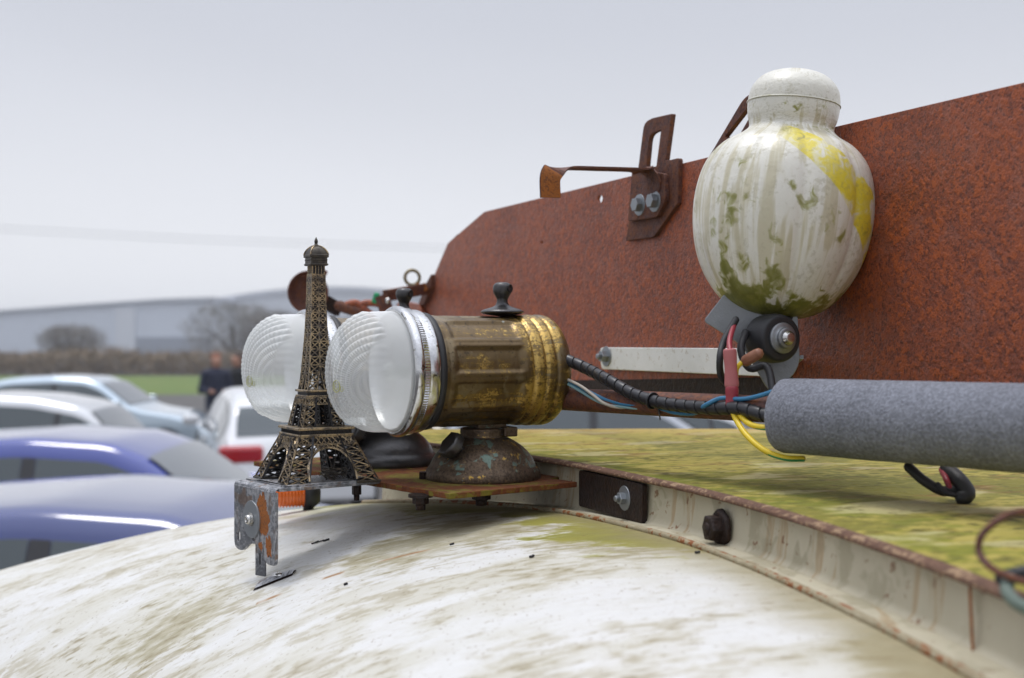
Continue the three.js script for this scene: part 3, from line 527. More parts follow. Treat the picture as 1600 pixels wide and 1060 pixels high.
// frame of the wall at a photo column: point on the wall, tangent (towards the camera / right) and outward normal
function wallFrame(px) {
  let best = null, bi = 0;
  WP.forEach((p, i) => { const e = Math.abs(800 + F * p.x / -p.z - px); if (p.z > -1.45 && (best === null || e < best)) { best = e; bi = i; } });
  const p = WP[bi], q = WP[Math.min(300, bi + 1)].clone().sub(WP[Math.max(0, bi - 1)]).normalize();
  return { p: V3(p.x, RY, p.z), t: q, n: V3(-q.z, 0, q.x) };
}
const UP = V3(0, 1, 0);
{ // dark steel angle bolted to the wall, joining the lamp plate
  const f = wallFrame(985);
  const h = 0.033, g = extrude(roundPoly([[-0.092, 0], [0.031, 0], [0.031, h], [-0.092, h]], 0.003), 0.0035, 0.0008);
  frameTo(g, f.p.clone().addScaledVector(UP, -0.0375).addScaledVector(f.n, 0.0012), f.t, UP, f.n);
  const a = thing('angle_iron', 'black rusty steel angle bolted to the cream wall beside the lamp plate', 'bracket');
  mesh('wall_plate', g, M.rustBlack, a);
  const b = mesh('bolt', hexBolt(0.0052, 0.0045, 0.0105, 0.004).map((x) => frameTo(x, f.p.clone().addScaledVector(UP, -0.0195).addScaledVector(f.n, 0.0048), f.t, UP, f.n)), M.zinc, a);
  void b;
}
{ // big rusty bolt on the wall
  const f = wallFrame(1130);
  const parts = [lathe(smoothPts([[0.0, 0.0], [0.0135, 0.0], [0.0132, 0.0025], [0.0115, 0.004], [0, 0.004]], 20), 24)].map((g) => rot(g, Math.PI / 2));
  const hx = extrude(circ(0, 0, 0.0098, 6), 0.007, 0.0018); hx.translate(0, 0, 0.004);
  const gs = [...parts, hx, mv(rot(lathe([[0, 0], [0.005, 0], [0.0046, 0.003], [0, 0.0032]], 14), Math.PI / 2), 0, 0, 0.0105)];
  gs.forEach((g) => { const p = g.attributes.position; for (let i = 0; i < p.count; i++) { const k = 1 + 0.14 * (vnoise(p.getX(i) * 500 + p.getZ(i) * 260, p.getY(i) * 500, 7) - 0.5); p.setXYZ(i, p.getX(i) * k, p.getY(i) * k, p.getZ(i)); } g.computeVertexNormals(); });
  tag(mesh('wall_bolt', gs.map((g) => frameTo(g, f.p.clone().addScaledVector(UP, -0.0235).addScaledVector(f.n, 0.0006), f.t, UP, f.n)), M.rustBlack, scene), 'corroded dark hexagon bolt in the cream wall right of the black angle', 'bolt');
}

// ---------------------------------------------------------------- plate that carries the lamps
const PY = CAM_Y - 0.1315;                             // top of the lamp plate
{
  const t = thing('lamp_plate', 'mossy rusty steel plate under the two lamps', 'plate');
  const al = V3(-0.62, 0, -0.785).normalize(), ac = V3(0.785, 0, -0.62).normalize();        // along the plate (away), across (to the wall)
  const o = V3(-0.053, PY, -1.07);
  const w = 0.143, L = 0.36, pts = [];
  const wob = (i) => 0.0012 * (hash(i, 3, 9) - 0.5);
  for (let i = 0; i <= 30; i++) pts.push([wob(i), w * i / 30]);
  for (let i = 1; i <= 60; i++) pts.push([L * i / 60, w + wob(i + 40)]);
  for (let i = 1; i <= 30; i++) pts.push([L, w - w * i / 30]);
  for (let i = 1; i < 60; i++) pts.push([L - L * i / 60, wob(i + 140)]);
  const g = extrude(pts, 0.0035, 0.0008); g.rotateX(Math.PI / 2);                // shape y -> z
  const m = new THREE.Matrix4().makeBasis(al, UP, ac); g.applyMatrix4(m.setPosition(o));
  mesh('plate', g, M.mossRust, t);
  // second thin strip from the wall
  { const a = at(884, 738, 1.235), b = at(800, 742, 1.16); mesh('tie_strip', bar(V3(a.x, PY - 0.0005, a.z), V3(b.x, PY - 0.0005, b.z), 0.03, 0.003), M.mossRust, t); }
  for (const [px, d, big, r] of [[557, 1.165, 0, 0.0044], [657, 1.10, 1, 0.0072], [752, 1.13, 0, 0.0085]]) {
    const p = at(px, 530, d), gs = [rot(extrude(circ(0, 0, r, 6), 0.0075, 0.0008), Math.PI / 2).translate(p.x, PY - 0.0036, p.z), lathe([[0, 0], [r * 0.62, 0], [r * 0.6, 0.006], [0, 0.0062]], 14).rotateX(Math.PI).translate(p.x, PY - 0.011, p.z)];
    if (big) gs.push(rot(extrude(circ(0, 0, r * 1.5, 20), 0.002, 0.0004), Math.PI / 2).translate(p.x, PY - 0.0036, p.z));
    mesh('bolt', gs, M.rustBlack, t);
  }
}

// ---------------------------------------------------------------- the two lamps
function makeLamp(label) {
  const t = thing('brass_lamp', label, 'lamp', [0, 0, 0], 0, 'brass side lamps on the rusty plate');
  const AY = 0.1015, R = 0.0515;
  // barrel: axis along x, nose at -x
  const xs = []; for (let i = 0; i <= 90; i++) xs.push(mix(-0.066, 0.070, i / 90));
  const prof = (x, th) => {
    let r = R;
    if (x < -0.058) r += 0.0008;
    const fl = sstep(-0.052, -0.046, x) * sstep(0.022, 0.014, x), ph = (th / (2 * Math.PI) * 10 + 0.35) % 1, e = Math.abs(ph - 0.5) * 2;
    r -= 0.0022 * fl * sstep(0.74, 0.60, e) - 0.0006 * fl * sstep(0.74, 0.82, e) * sstep(0.95, 0.85, e);
    for (const c of [0.029, 0.041, 0.052]) r -= 0.0016 * Math.exp(-(((x - c) / 0.0013) ** 2));
    r += 0.0009 * (sstep(0.029, 0.033, x) + sstep(0.041, 0.043, x) * 0.6);
    if (x > 0.058) r -= 0.0075 * ((x - 0.058) / 0.012) ** 2.4;
    return r + 0.0002 * (vnoise(x * 200, th * 8, 3) - 0.5);
  };
  const barrel = surfaceGrid(180, 90, (u, v) => { const th = u * 2 * Math.PI, x = xs[Math.round(v * 90)], r = prof(x, th); return [x, AY + r * Math.cos(th), r * Math.sin(th), v, u]; }, { wrapU: true });
  mesh('barrel', [barrel], M.brass, t, { keepUV: true });
  mesh('back_cap', rot(lathe(smoothPts([[0.0445, 0.069], [0.042, 0.0712], [0.030, 0.0722], [0.012, 0.0745], [0, 0.0748]], 24), 56), 0, 0, -Math.PI / 2).translate(0, AY, 0), M.brassBase, t);
  const ax = (pts, seg = 72) => rot(lathe(pts, seg), 0, 0, Math.PI / 2).translate(0, AY, 0);       // lathe height becomes -x
  mesh('gasket', ax([[0.049, 0.060], [0.0538, 0.060], [0.0542, 0.063], [0.0538, 0.0668], [0.049, 0.0668]]), M.rubber, t);
  const ring = mesh('bezel_ring', ax(smoothPts([[0.050, 0.0665], [0.0545, 0.0665], [0.0562, 0.069], [0.0565, 0.075], [0.0562, 0.0775], [0.0570, 0.0782]], 20).concat([[0.0572, 0.0826]]).concat(smoothPts([[0.0574, 0.0828], [0.0592, 0.0845], [0.0598, 0.0872], [0.0590, 0.0902], [0.0565, 0.0922], [0.0545, 0.0915], [0.0535, 0.088]], 24))), M.chrome, t);
  const kn = []; for (let i = 0; i < 150; i++) { const a = i / 150 * 2 * Math.PI, b = new THREE.BoxGeometry(0.0044, 0.0012, 0.0012); b.rotateX(-a); b.translate(-0.0804, AY + 0.0574 * Math.cos(a), 0.0574 * Math.sin(a)); b; kn.push(b); }
  mesh('knurling', kn, M.chrome, ring);
  // lens: smooth collar, then a dome whose left half is ribbed like rope
  const lensPoint = (th, s) => {                         // s 0..1 along profile from the collar to the tip
    let r, x;
    const c0 = 0.018, tot = 0.018 + 0.072, q = s * tot;
    if (q < c0) { r = 0.0548 - 0.0004 * q / c0; x = 0.0895 + q; } else { const a = (q - c0) / 0.072 * Math.PI / 2; r = 0.0544 * Math.cos(a) ** 0.86; x = 0.1075 + 0.041 * Math.sin(a) ** 1.0; }
    if (!Number.isFinite(r)) r = 0;
    return [r, x];
  };
  const NU = 520, NS = 260;
  const lens = surfaceGrid(NU, NS, (u, v) => {
    const th = u * 2 * Math.PI; let [r, x] = lensPoint(th, v);
    const py = r * Math.cos(th), pz = r * Math.sin(th);   // pz > 0 is the camera side
    let dsp = 0;
    const dome = sstep(0.26, 0.33, v);
    if (dome > 0) {
      const lim = 0.043;
      const ribs = sstep(lim + 0.0015, lim - 0.0015, pz) * sstep(-0.049, -0.044, py);
      if (ribs > 0) {
        const cx = 0.060, cy = -0.012, rho = Math.hypot(pz - cx, (py - cy) * 1.0), an = Math.atan2(py - cy, cx - pz);
        const k = rho / 0.0072;
        const rope = Math.abs(Math.sin(Math.PI * k));
        const strand = 0.5 + 0.5 * Math.sin(an * 0.062 / 0.00052 + k * 2.0);
        dsp += ribs * dome * (0.0014 * rope + 0.0006 * strand * rope);
      } else dsp += dome * 0.00012 * Math.sin(py / 0.0011);
    } else if (v > 0.03) dsp += 0.00010 * Math.sin(x / 0.0009 * 6.28);
    const k2 = r > 1e-6 ? (r + dsp * 0.8) / r : 1;
    return [-(x + dsp * 0.7 * dome), AY + py * k2, pz * k2];
  }, { wrapU: true, flip: true });
  mesh('lens', lens, M.lens, t);
  mesh('lens_mark', [new THREE.TorusGeometry(0.0052, 0.0005, 6, 28), new THREE.TorusGeometry(0.0028, 0.0004, 6, 20), new THREE.TorusGeometry(0.0024, 0.0004, 6, 20).translate(0.0085, -0.002, 0)].map((g) => rot(g, 0, -Math.PI / 2 + 0.25).translate(-0.1485, AY - 0.012, 0.012)), M.algaeSpot, t);
  mesh('reflector', ax(smoothPts([[0.0525, 0.094], [0.050, 0.088], [0.036, 0.076], [0.018, 0.069], [0.007, 0.067]], 30)), M.reflector, t);
  mesh('bulb', [mv(new THREE.SphereGeometry(0.0085, 20, 14), -0.092, AY, 0), ax([[0, 0.066], [0.006, 0.066], [0.006, 0.083], [0, 0.085]], 20)], M.lensClear, t);
  // finial knob on top
  const kx = 0.0205, ky = AY + R - 0.001;
  const knob = mesh('vent_knob', lathe(smoothPts([[0.0, 0.0], [0.0195, 0.0035], [0.0205, 0.0048], [0.0185, 0.0066], [0.0125, 0.0085], [0.0075, 0.0105], [0.0056, 0.0130], [0.0053, 0.0168], [0.0066, 0.0195], [0.0085, 0.0230], [0.0090, 0.0268], [0.0083, 0.0300], [0.0060, 0.0322], [0.0001, 0.0330]], 90), 40).translate(kx, ky, 0), M.gunmetal, t);
  mesh('knob_hole', rot(lathe([[0, 0], [0.0036, 0], [0.0042, 0.0012], [0.0036, 0.0016], [0, 0.0005]], 20), Math.PI / 2, 0.5).translate(kx + 0.0038, ky + 0.0268, 0.0072), M.bronzeDark, knob);
  // foot: bell, neck, bracket, wing screw
  mesh('foot', lathe(smoothPts([[0.0, 0.0], [0.0535, 0.0001], [0.0545, 0.0016], [0.0542, 0.0062], [0.0525, 0.0098], [0.0500, 0.0130], [0.0465, 0.0200], [0.0410, 0.0270], [0.0330, 0.0335], [0.0240, 0.0385], [0.0215, 0.0395], [0.0212, 0.0455], [0.0205, 0.0475], [0, 0.0476]], 100), 72), M.brassBase, t);
  mesh('neck', [new RoundedBoxGeometry(0.030, 0.013, 0.026, 3, 0.002).translate(0.004, 0.0505, 0), new RoundedBoxGeometry(0.014, 0.009, 0.036, 2, 0.0015).translate(0.019, 0.0445, 0.004)], M.brassBase, t);
  mesh('wing_screw', [rot(lathe(smoothPts([[0, 0], [0.0128, 0.0008], [0.0135, 0.003], [0.0135, 0.009], [0.0125, 0.0105], [0, 0.011]], 30), 6), 0, 0, 0.95).translate(-0.0375, 0.0310, 0.022), tube([[-0.040, 0.032, 0.022], [-0.024, 0.028, 0.016]], 0.004, 6, 8)], M.gunmetal, t);
  mesh('foot_nut', rot(extrude(circ(0, 0, 0.0056, 6), 0.006, 0.0006), -Math.PI / 2).translate(-0.0515, 0.0005, -0.018), M.rustBlack, t);
  return t;
}
const lampTurn = 27 * Math.PI / 180;
const lamp1 = makeLamp('brass lamp with gold worn barrel, whole and nearer of the two');
lamp1.position.set(-0.0275, PY + 0.0004, -1.19); lamp1.rotation.y = lampTurn;
const lamp2 = lamp1.clone(); lamp2.name = numbered('brass_lamp'); scene.add(lamp2);
lamp2.userData = { ...lamp1.userData, label: 'farther lamp with black foot, half hidden behind the tower and nearer lamp' };
lamp2.position.set(-0.132, PY + 0.0004, -1.325); lamp2.rotation.y = lampTurn;
lamp2.traverse((o) => { if (o.name === 'foot' || o.name === 'neck') { o.material = M.gunmetal; o.userData.label = 'dark grey metal foot'; } });

// ---------------------------------------------------------------- souvenir lattice tower
const towerTurn = 29.5 * Math.PI / 180, TS = 0.0873, TH = 0.2215;
const towerPos = V3(-0.196 + TS / 2 * (0.8704 - 0.4924), PY + 0.0034, -1.10 - TS / 2 * (0.4924 + 0.8704));
{
  const t = thing('souvenir_tower', 'dark bronze souvenir model of an iron lattice tower on the grey bracket', 'souvenir', towerPos, towerTurn);
  const hwF = [[0, 1], [0.10, 0.765], [0.185, 0.575], [0.215, 0.455], [0.34, 0.33], [0.365, 0.285], [0.42, 0.245], [0.6, 0.178], [0.72, 0.152], [0.88, 0.135]];
  const hw = (f) => { for (let i = 1; i < hwF.length; i++) if (f <= hwF[i][0]) { const [a, b] = [hwF[i - 1], hwF[i]]; return mix(a[1], b[1], (f - a[0]) / (b[0] - a[0])) * TS / 2; } return hwF.at(-1)[1] * TS / 2; };
  const quad = (a, b, c, d, cells, w, out, dark, n) => {          // lattice between chords a-b and c-d
    const chord = (p, q) => out.push(bar(p, q, w * 1.25, w * 1.25));
    chord(a, b); chord(c, d);
    for (let i = 0; i < cells; i++) {
      const p0 = a.clone().lerp(b, i / cells), p1 = a.clone().lerp(b, (i + 1) / cells), q0 = c.clone().lerp(d, i / cells), q1 = c.clone().lerp(d, (i + 1) / cells);
      out.push(bar(p0, q1, w * 0.8, w * 0.8), bar(q0, p1, w * 0.8, w * 0.8), bar(p1, q1, w * 0.85, w * 0.85));
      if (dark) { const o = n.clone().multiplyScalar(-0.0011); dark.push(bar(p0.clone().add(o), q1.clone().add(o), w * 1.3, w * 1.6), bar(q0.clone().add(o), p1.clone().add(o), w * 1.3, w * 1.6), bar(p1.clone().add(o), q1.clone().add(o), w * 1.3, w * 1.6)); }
    }
  };
  // one leg in the corner (sx, sz) between heights f0 and f1
  const leg = (name, sx, sz, f0, f1, r0, r1, cells, w) => {
    const out = [], dark = [], y0 = f0 * TH, y1 = f1 * TH, A = hw(f0), B = hw(f1), ia = A * (1 - 2 * r0), ib = B * (1 - 2 * r1);
    const c = (X, Z, y) => V3(sx * X, y, sz * Z);
    const oo = [c(A, A, y0), c(B, B, y1)], oi = [c(A, ia, y0), c(B, ib, y1)], io = [c(ia, A, y0), c(ib, B, y1)], ii = [c(ia, ia, y0), c(ib, ib, y1)];
    quad(...oo, ...oi, cells, w, out, dark, V3(sx, 0, 0)); quad(...oo, ...io, cells, w, out, dark, V3(0, 0, sz));
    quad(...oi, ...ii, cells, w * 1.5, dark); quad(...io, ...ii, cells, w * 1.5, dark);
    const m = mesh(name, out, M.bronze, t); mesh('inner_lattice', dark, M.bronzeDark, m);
    const k = 0.0012; void k;
    if (f0 === 0) mesh('shoe', [new RoundedBoxGeometry(A * 2 * r0 + 0.003, 0.0024, A * 2 * r0 + 0.003, 2, 0.0006).translate(sx * (A + ia) / 2, 0.0002, sz * (A + ia) / 2)], M.bronzeGrey, m);
  };
  for (const sx of [1, -1]) for (const sz of [1, -1]) { leg('leg', sx, sz, 0, 0.185, 0.235, 0.26, 6, 0.00105); leg('upper_leg', sx, sz, 0.215, 0.34, 0.29, 0.31, 4, 0.0009); }
  // arches and the girders under the first platform
  for (let k = 0; k < 4; k++) {
    const out = [], S = (f) => hw(f), pos = (x, f, inset = 0) => V3(x, f * TH, S(f) - inset);
    const inner0 = hw(0.012) * (1 - 0.47), N = 16; let prev = null, prevO = null;
    for (let i = 0; i <= N; i++) {
      const a = Math.PI * i / N, x = -inner0 * Math.cos(a), f = 0.012 + 0.128 * Math.sin(a) ** 0.82;
      const p = pos(x, f, -0.0004), po = pos(x * 0.99, Math.min(0.165, f + 0.016), 0.0002);
      if (prev) { out.push(bar(prev, p, 0.0020, 0.0016)); if (i > 3 && i < N - 2) { out.push(bar(prevO, po, 0.001, 0.001)); out.push(bar(p, po, 0.0008, 0.0008)); out.push(bar(prev, po, 0.0008, 0.0008)); } }
      prev = p; prevO = po;
    }
    const x0 = hw(0.152), cells = 10;
    for (let i = 0; i < cells; i++) { const a = -1 + 2 * i / cells, b = -1 + 2 * (i + 1) / cells; out.push(bar(pos(a * hw(0.152) * 0.98, 0.152), pos(b * hw(0.184) * 0.98, 0.184), 0.0009, 0.0009), bar(pos(b * hw(0.152) * 0.98, 0.152), pos(a * hw(0.184) * 0.98, 0.184), 0.0009, 0.0009)); }
    out.push(bar(pos(-x0, 0.152), pos(x0, 0.152), 0.0011, 0.0011)); out.push(bar(pos(-hw(0.184), 0.184), pos(hw(0.184), 0.184), 0.0014, 0.0014));
    out.forEach((g) => g.rotateY(k * Math.PI / 2));
    const m = mesh('arch', out, M.bronze, t);
    const back = [bar(V3(-hw(0.168) * 0.97, 0.168 * TH, hw(0.168) - 0.0022), V3(hw(0.168) * 0.97, 0.168 * TH, hw(0.168) - 0.0022), 0.0010, 0.0062)]; back.forEach((g) => g.rotateY(k * Math.PI / 2));
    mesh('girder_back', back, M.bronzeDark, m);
    // girders under the second platform
    const up = [], f0 = 0.312, f1 = 0.338;
    up.push(bar(pos(-hw(f0), f0), pos(hw(f0), f0), 0.0010, 0.0010), bar(pos(-hw(f1), f1), pos(hw(f1), f1), 0.0012, 0.0012));
    for (let i = 0; i < 6; i++) { const a = -1 + i / 3, b = -1 + (i + 1) / 3; up.push(bar(pos(a * hw(f0), f0), pos(b * hw(f1), f1), 0.0008, 0.0008), bar(pos(b * hw(f0), f0), pos(a * hw(f1), f1), 0.0008, 0.0008)); }
    up.forEach((g) => g.rotateY(k * Math.PI / 2)); mesh('girder', up, M.bronze, t);
  }
  const slab = (f, s, h) => new RoundedBoxGeometry(2 * s, h, 2 * s, 2, Math.min(h * 0.45, 0.0009)).translate(0, f * TH, 0);
  const s1 = TS / 2 * 0.615;
  mesh('first_platform', [slab(0.1885, s1 * 0.99, 0.0022), slab(0.2145, s1 * 1.01, 0.0026)], M.bronze, t);
  { const gs = [slab(0.201, s1 * 0.90, 0.0054)]; for (let k = 0; k < 4; k++) for (let i = 0; i < 22; i++) gs.push(new THREE.BoxGeometry(0.0007, 0.0048, 0.0009).translate((i / 21 - 0.5) * s1 * 1.8, 0.201 * TH, s1 * 0.91).rotateY(k * Math.PI / 2)); mesh('gallery', gs, M.bronzeDark, t); }
  const s2 = TS / 2 * 0.345;
  mesh('second_platform', [slab(0.3445, s2 * 0.98, 0.0018), slab(0.3660, s2 * 1.0, 0.0022)], M.bronze, t);
  mesh('upper_gallery', [slab(0.3555, s2 * 0.88, 0.0042)], M.bronzeDark, t);
  // shaft: two braced columns on each face
  {
    const out = [], dark = [], n = 17, fs = [0.37]; for (let i = 1; i <= n; i++) fs.push(0.37 + (0.845 - 0.37) * (1 - (1 - i / n) ** 1.25));
    const faces = [[1, 0], [0, 1], [-1, 0], [0, -1]];
    for (let i = 0; i < n; i++) for (let k = 0; k < 4; k++) {
      const A = hw(fs[i]), B = hw(fs[i + 1]), y0 = fs[i] * TH, y1 = fs[i + 1] * TH, gap = (f) => Math.max(0.04, 0.30 * (1 - (f - 0.37) / 0.11));
      const g0 = gap(fs[i]), g1 = gap(fs[i + 1]), fin = [], din = [];
      for (const s of [-1, 1]) {
        const a = V3(s * A, y0, A), b = V3(s * B, y1, B), c = V3(s * g0 * A, y0, A), d = V3(s * g1 * B, y1, B);
        fin.push(bar(a, b, 0.0012, 0.0012), bar(c, d, 0.0009, 0.0010), bar(a, d, 0.00085, 0.00085), bar(c, b, 0.00085, 0.00085), bar(b, d, 0.0009, 0.0009));
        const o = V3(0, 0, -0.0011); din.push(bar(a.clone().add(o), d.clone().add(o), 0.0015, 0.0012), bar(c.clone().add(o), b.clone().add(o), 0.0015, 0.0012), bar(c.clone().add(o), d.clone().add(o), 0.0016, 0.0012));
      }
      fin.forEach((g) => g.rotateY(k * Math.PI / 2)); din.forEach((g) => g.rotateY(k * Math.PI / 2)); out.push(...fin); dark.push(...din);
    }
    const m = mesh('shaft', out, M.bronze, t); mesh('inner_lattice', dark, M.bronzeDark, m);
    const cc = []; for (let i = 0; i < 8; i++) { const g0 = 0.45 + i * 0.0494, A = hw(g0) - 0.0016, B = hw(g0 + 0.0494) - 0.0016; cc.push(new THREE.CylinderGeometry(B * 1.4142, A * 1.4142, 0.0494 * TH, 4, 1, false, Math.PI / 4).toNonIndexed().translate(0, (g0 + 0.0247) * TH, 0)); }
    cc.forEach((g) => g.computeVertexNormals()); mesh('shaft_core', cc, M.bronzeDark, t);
    const q = hw(0.86), core = [new THREE.BoxGeometry(q * 1.75, TH * 0.04, q * 1.75).translate(0, TH * 0.862, 0)];
    mesh('shaft_collar', core, M.bronzeDark, t);
    const ribs = []; for (let k = 0; k < 4; k++) for (let i = 0; i < 5; i++) ribs.push(new THREE.BoxGeometry(0.0007, TH * 0.042, 0.0008).translate((i / 4 - 0.5) * q * 1.9, TH * 0.862, q * 0.98).rotateY(k * Math.PI / 2));
    mesh('collar_rib', ribs, M.bronze, t);
  }
  const ct = TS / 2 * 0.205;
  const cab = mesh('cabin', [slab(0.886, ct * 0.98, 0.0020), slab(0.905, ct * 0.92, 0.0016), slab(0.921, ct * 1.02, 0.0030), new THREE.BoxGeometry(ct * 1.74, TH * 0.035, ct * 1.74).translate(0, TH * 0.898, 0)], M.bronzeGrey, t);
  { // cloister dome: square dome with ribs
    const dome = surfaceGrid(32, 12, (u, v) => { const a = u * 2 * Math.PI + Math.PI / 4, sq = 1 / Math.max(Math.abs(Math.cos(a)), Math.abs(Math.sin(a))), r = ct * 0.94 * Math.cos(v * Math.PI / 2) * mix(sq, 1, v * 0.8); return [r * Math.cos(a), TH * 0.927 + ct * 0.92 * Math.sin(v * Math.PI / 2), r * Math.sin(a)]; }, { flip: true });
    mesh('dome', dome, M.bronzeGrey, cab);
    const ribs = []; for (let k = 0; k < 4; k++) { const pts = []; for (let i = 0; i <= 8; i++) { const v = i / 8, r = ct * 0.96 * Math.cos(v * Math.PI / 2) * mix(1.4142, 1, v * 0.8), a = Math.PI / 4 + k * Math.PI / 2; pts.push([r * Math.cos(a), TH * 0.927 + ct * 0.95 * Math.sin(v * Math.PI / 2), r * Math.sin(a)]); } ribs.push(tube(pts, 0.0007, 14, 6)); }
    mesh('dome_rib', ribs, M.bronze, cab);
  }
  mesh('spire', lathe(smoothPts([[0.0024, TH * 0.958], [0.0022, TH * 0.966], [0.0014, TH * 0.972], [0.0017, TH * 0.982], [0.0010, TH * 0.992], [0.0001, TH]], 24), 14), M.bronzeGrey, t);
  // cast lettering on the left face
  const font = await new FontLoader().loadAsync('fonts/droid/droid_sans_bold.typeface.json');
  const word = (txt, size, f, spread) => { const g = new TextGeometry(txt, { font, size, depth: 0.0011, curveSegments: 3, bevelEnabled: false }); g.computeBoundingBox(); const b = g.boundingBox; g.translate(-(b.max.x + b.min.x) / 2, -(b.max.y + b.min.y) / 2, 0); g.scale(spread / (b.max.x - b.min.x), 1, 1); g.rotateY(-Math.PI / 2); g.translate(-hw(f) - 0.0006, f * TH, 0); mesh('lettering', g, M.bronze, t); mesh('letter_band', new THREE.BoxGeometry(0.0008, size * 1.3, spread * 1.06).translate(-hw(f) - 0.0001, f * TH, 0), M.bronzeDark, t); };
  word('PARIS', 0.0056, 0.168, 0.036);
  word('FRANCE', 0.0040, 0.325, 0.0235);
  // rusty tie wire inside the arch
  const tw = []; for (let i = 0; i < 9; i++) { const pts = []; for (let k = 0; k < 6; k++) pts.push([0.006 + rr(-0.014, 0.012), 0.002 + rr(0, 0.011), TS * 0.36 + rr(-0.004, 0.004)]); tw.push(tube(pts, 0.00035, 30, 5)); }
  tw.push(tube([[0.004, 0.006, TS * 0.36], [0.002, 0.02, TS * 0.33], [-0.006, 0.034, TS * 0.30]], 0.00035, 16, 5), tube([[0.004, 0.006, TS * 0.36], [0.007, 0.02, TS * 0.33], [0.009, 0.036, TS * 0.30]], 0.00035, 16, 5));
  mesh('tie_wire', tw, M.bronzeGrey, t);
}

// ---------------------------------------------------------------- grey corner bracket under the tower
{
  const t = thing('corner_bracket', 'grey bent steel bracket with washer, hanging below the tower', 'bracket');
  const ev = V3(0.6, 0, 0.8), nv = V3(0.8, 0, -0.6);               // along the fold (towards the camera), inwards over the plate
  const Rc = at(434, 762, 1.085); const o = V3(Rc.x, PY + 0.0026, Rc.z).addScaledVector(ev, -0.083);   // far end of the fold
  const out = nv.clone().negate();
  const W = 0.083, Hh = 0.066;
  // flange: x along the fold, y up from the fold down
  const prof = roundPoly([[0, -0.003, 0.0], [W, -0.003, 0], [W, -Hh, 0.006], [W - 0.018, -Hh - 0.0005, 0.006], [W - 0.030, -Hh + 0.014, 0.006], [0.032, -Hh + 0.014, 0.008], [0.018, -Hh + 0.004, 0.008], [0, -Hh + 0.006, 0.008]], 0.004, 5);
  const hole1 = roundPoly([[W - 0.0165, -Hh + 0.006], [W - 0.0105, -Hh + 0.006], [W - 0.0105, -Hh + 0.016], [W - 0.0165, -Hh + 0.016]], 0.003, 3), hole2 = roundPoly([[0.0055, -Hh + 0.012], [0.0125, -Hh + 0.012], [0.0125, -Hh + 0.022], [0.0055, -Hh + 0.022]], 0.003, 3), slot = roundPoly([[0.037, -0.050], [0.043, -0.050], [0.043, -0.036], [0.037, -0.036]], 0.003, 3);
  const fl = extrude(prof, 0.0022, 0.0004, [hole1, hole2, slot]);
  mesh('flange', frameTo(fl, o, ev, UP, out), M.galv, t).userData.label = 'upright flange with holes and a scalloped lower edge';
  // orange rust patch is matter on the steel: a thin raised crust with its own outline
  const crust = []; for (const [cx, cy, rx, ry, sd2] of [[0.70, -0.026, 0.012, 0.017, 3], [0.76, -0.044, 0.0125, 0.014, 11], [0.60, -0.014, 0.006, 0.007, 17], [0.86, -0.050, 0.006, 0.009, 23], [0.66, -0.052, 0.004, 0.004, 29]]) { const n = 90, c = []; for (let i = 0; i < n; i++) { const a = i / n * 2 * Math.PI, x = Math.cos(a), y = Math.sin(a), k = 1 + 0.5 * (vnoise(x * 2.2 + 5, y * 2.2 + 5, sd2) - 0.5) + 0.35 * (vnoise(x * 9 + 20, y * 9 + 20, sd2) - 0.5); c.push([W * cx + rx * k * x, cy + ry * k * y]); } crust.push(frameTo(extrude(c, 0.00022 + 0.00003 * (sd2 % 5), 0.0001, [], 1), o.clone().addScaledVector(out, 0.0022), ev, UP, out)); }
  mesh('rust_crust', crust, M.rustOrange, t);
  // fold and top leg under the tower
  const fold = surfaceGrid(40, 8, (u, v) => { const a = v * Math.PI / 2, r = 0.0032; const p = o.clone().addScaledVector(ev, u * W).addScaledVector(out, 0.0022 - r + r * Math.cos(a) ).addScaledVector(UP, -0.003 + r * Math.sin(a)); return [p.x, p.y, p.z]; });
  mesh('fold', fold, M.galv, t);
  const top = extrude(roundPoly([[0, 0], [W, 0], [W + 0.002, 0.020], [W * 0.98, 0.105, 0.01], [0.01, 0.105, 0.01]], 0.002), 0.0022, 0.0004);
  // shape x -> fold axis, shape y -> inwards, thickness downwards from PY + 0.0026
  mesh('top_leg', frameTo(top, o.clone().addScaledVector(out, -0.001).addScaledVector(UP, -0.0020), ev, nv, ev.clone().cross(nv)), M.galv, t);
  // ragged solder and strips round the tower feet
  const sl = []; for (const [a, b, w] of [[0.004, 0.080, 0.004], [0.02, 0.078, 0.006]]) sl.push(bar(o.clone().addScaledVector(ev, a).addScaledVector(nv, 0.010).addScaledVector(UP, 0.0012), o.clone().addScaledVector(ev, b).addScaledVector(nv, 0.006 + w).addScaledVector(UP, 0.0012), 0.005, 0.0016));
  sl.push(bar(o.clone().addScaledVector(ev, W - 0.004).addScaledVector(nv, 0.01).addScaledVector(UP, 0.0012), o.clone().addScaledVector(ev, W - 0.004).addScaledVector(nv, 0.098).addScaledVector(UP, 0.0012), 0.006, 0.0018));
  mesh('packing_strip', sl, M.galv, t);
  // washer and socket screw
  const wc = o.clone().addScaledVector(ev, 0.038).addScaledVector(UP, -0.0305).addScaledVector(out, 0.0024);
  const ring = extrude(circ(0, 0, 0.0165, 40), 0.0013, 0.0003); mesh('washer', frameTo(ring, wc, ev, UP, out), M.zinc, t);
  const sc = [rot(lathe(smoothPts([[0.0044, 0], [0.0044, 0.003], [0.0036, 0.0046], [0.0022, 0.005], [0.0018, 0.0042], [0, 0.004]], 26), 20), Math.PI / 2), mv(rot(lathe([[0, 0], [0.0062, 0], [0.0062, 0.0008], [0, 0.0008]], 20), Math.PI / 2), 0, 0, 0)];
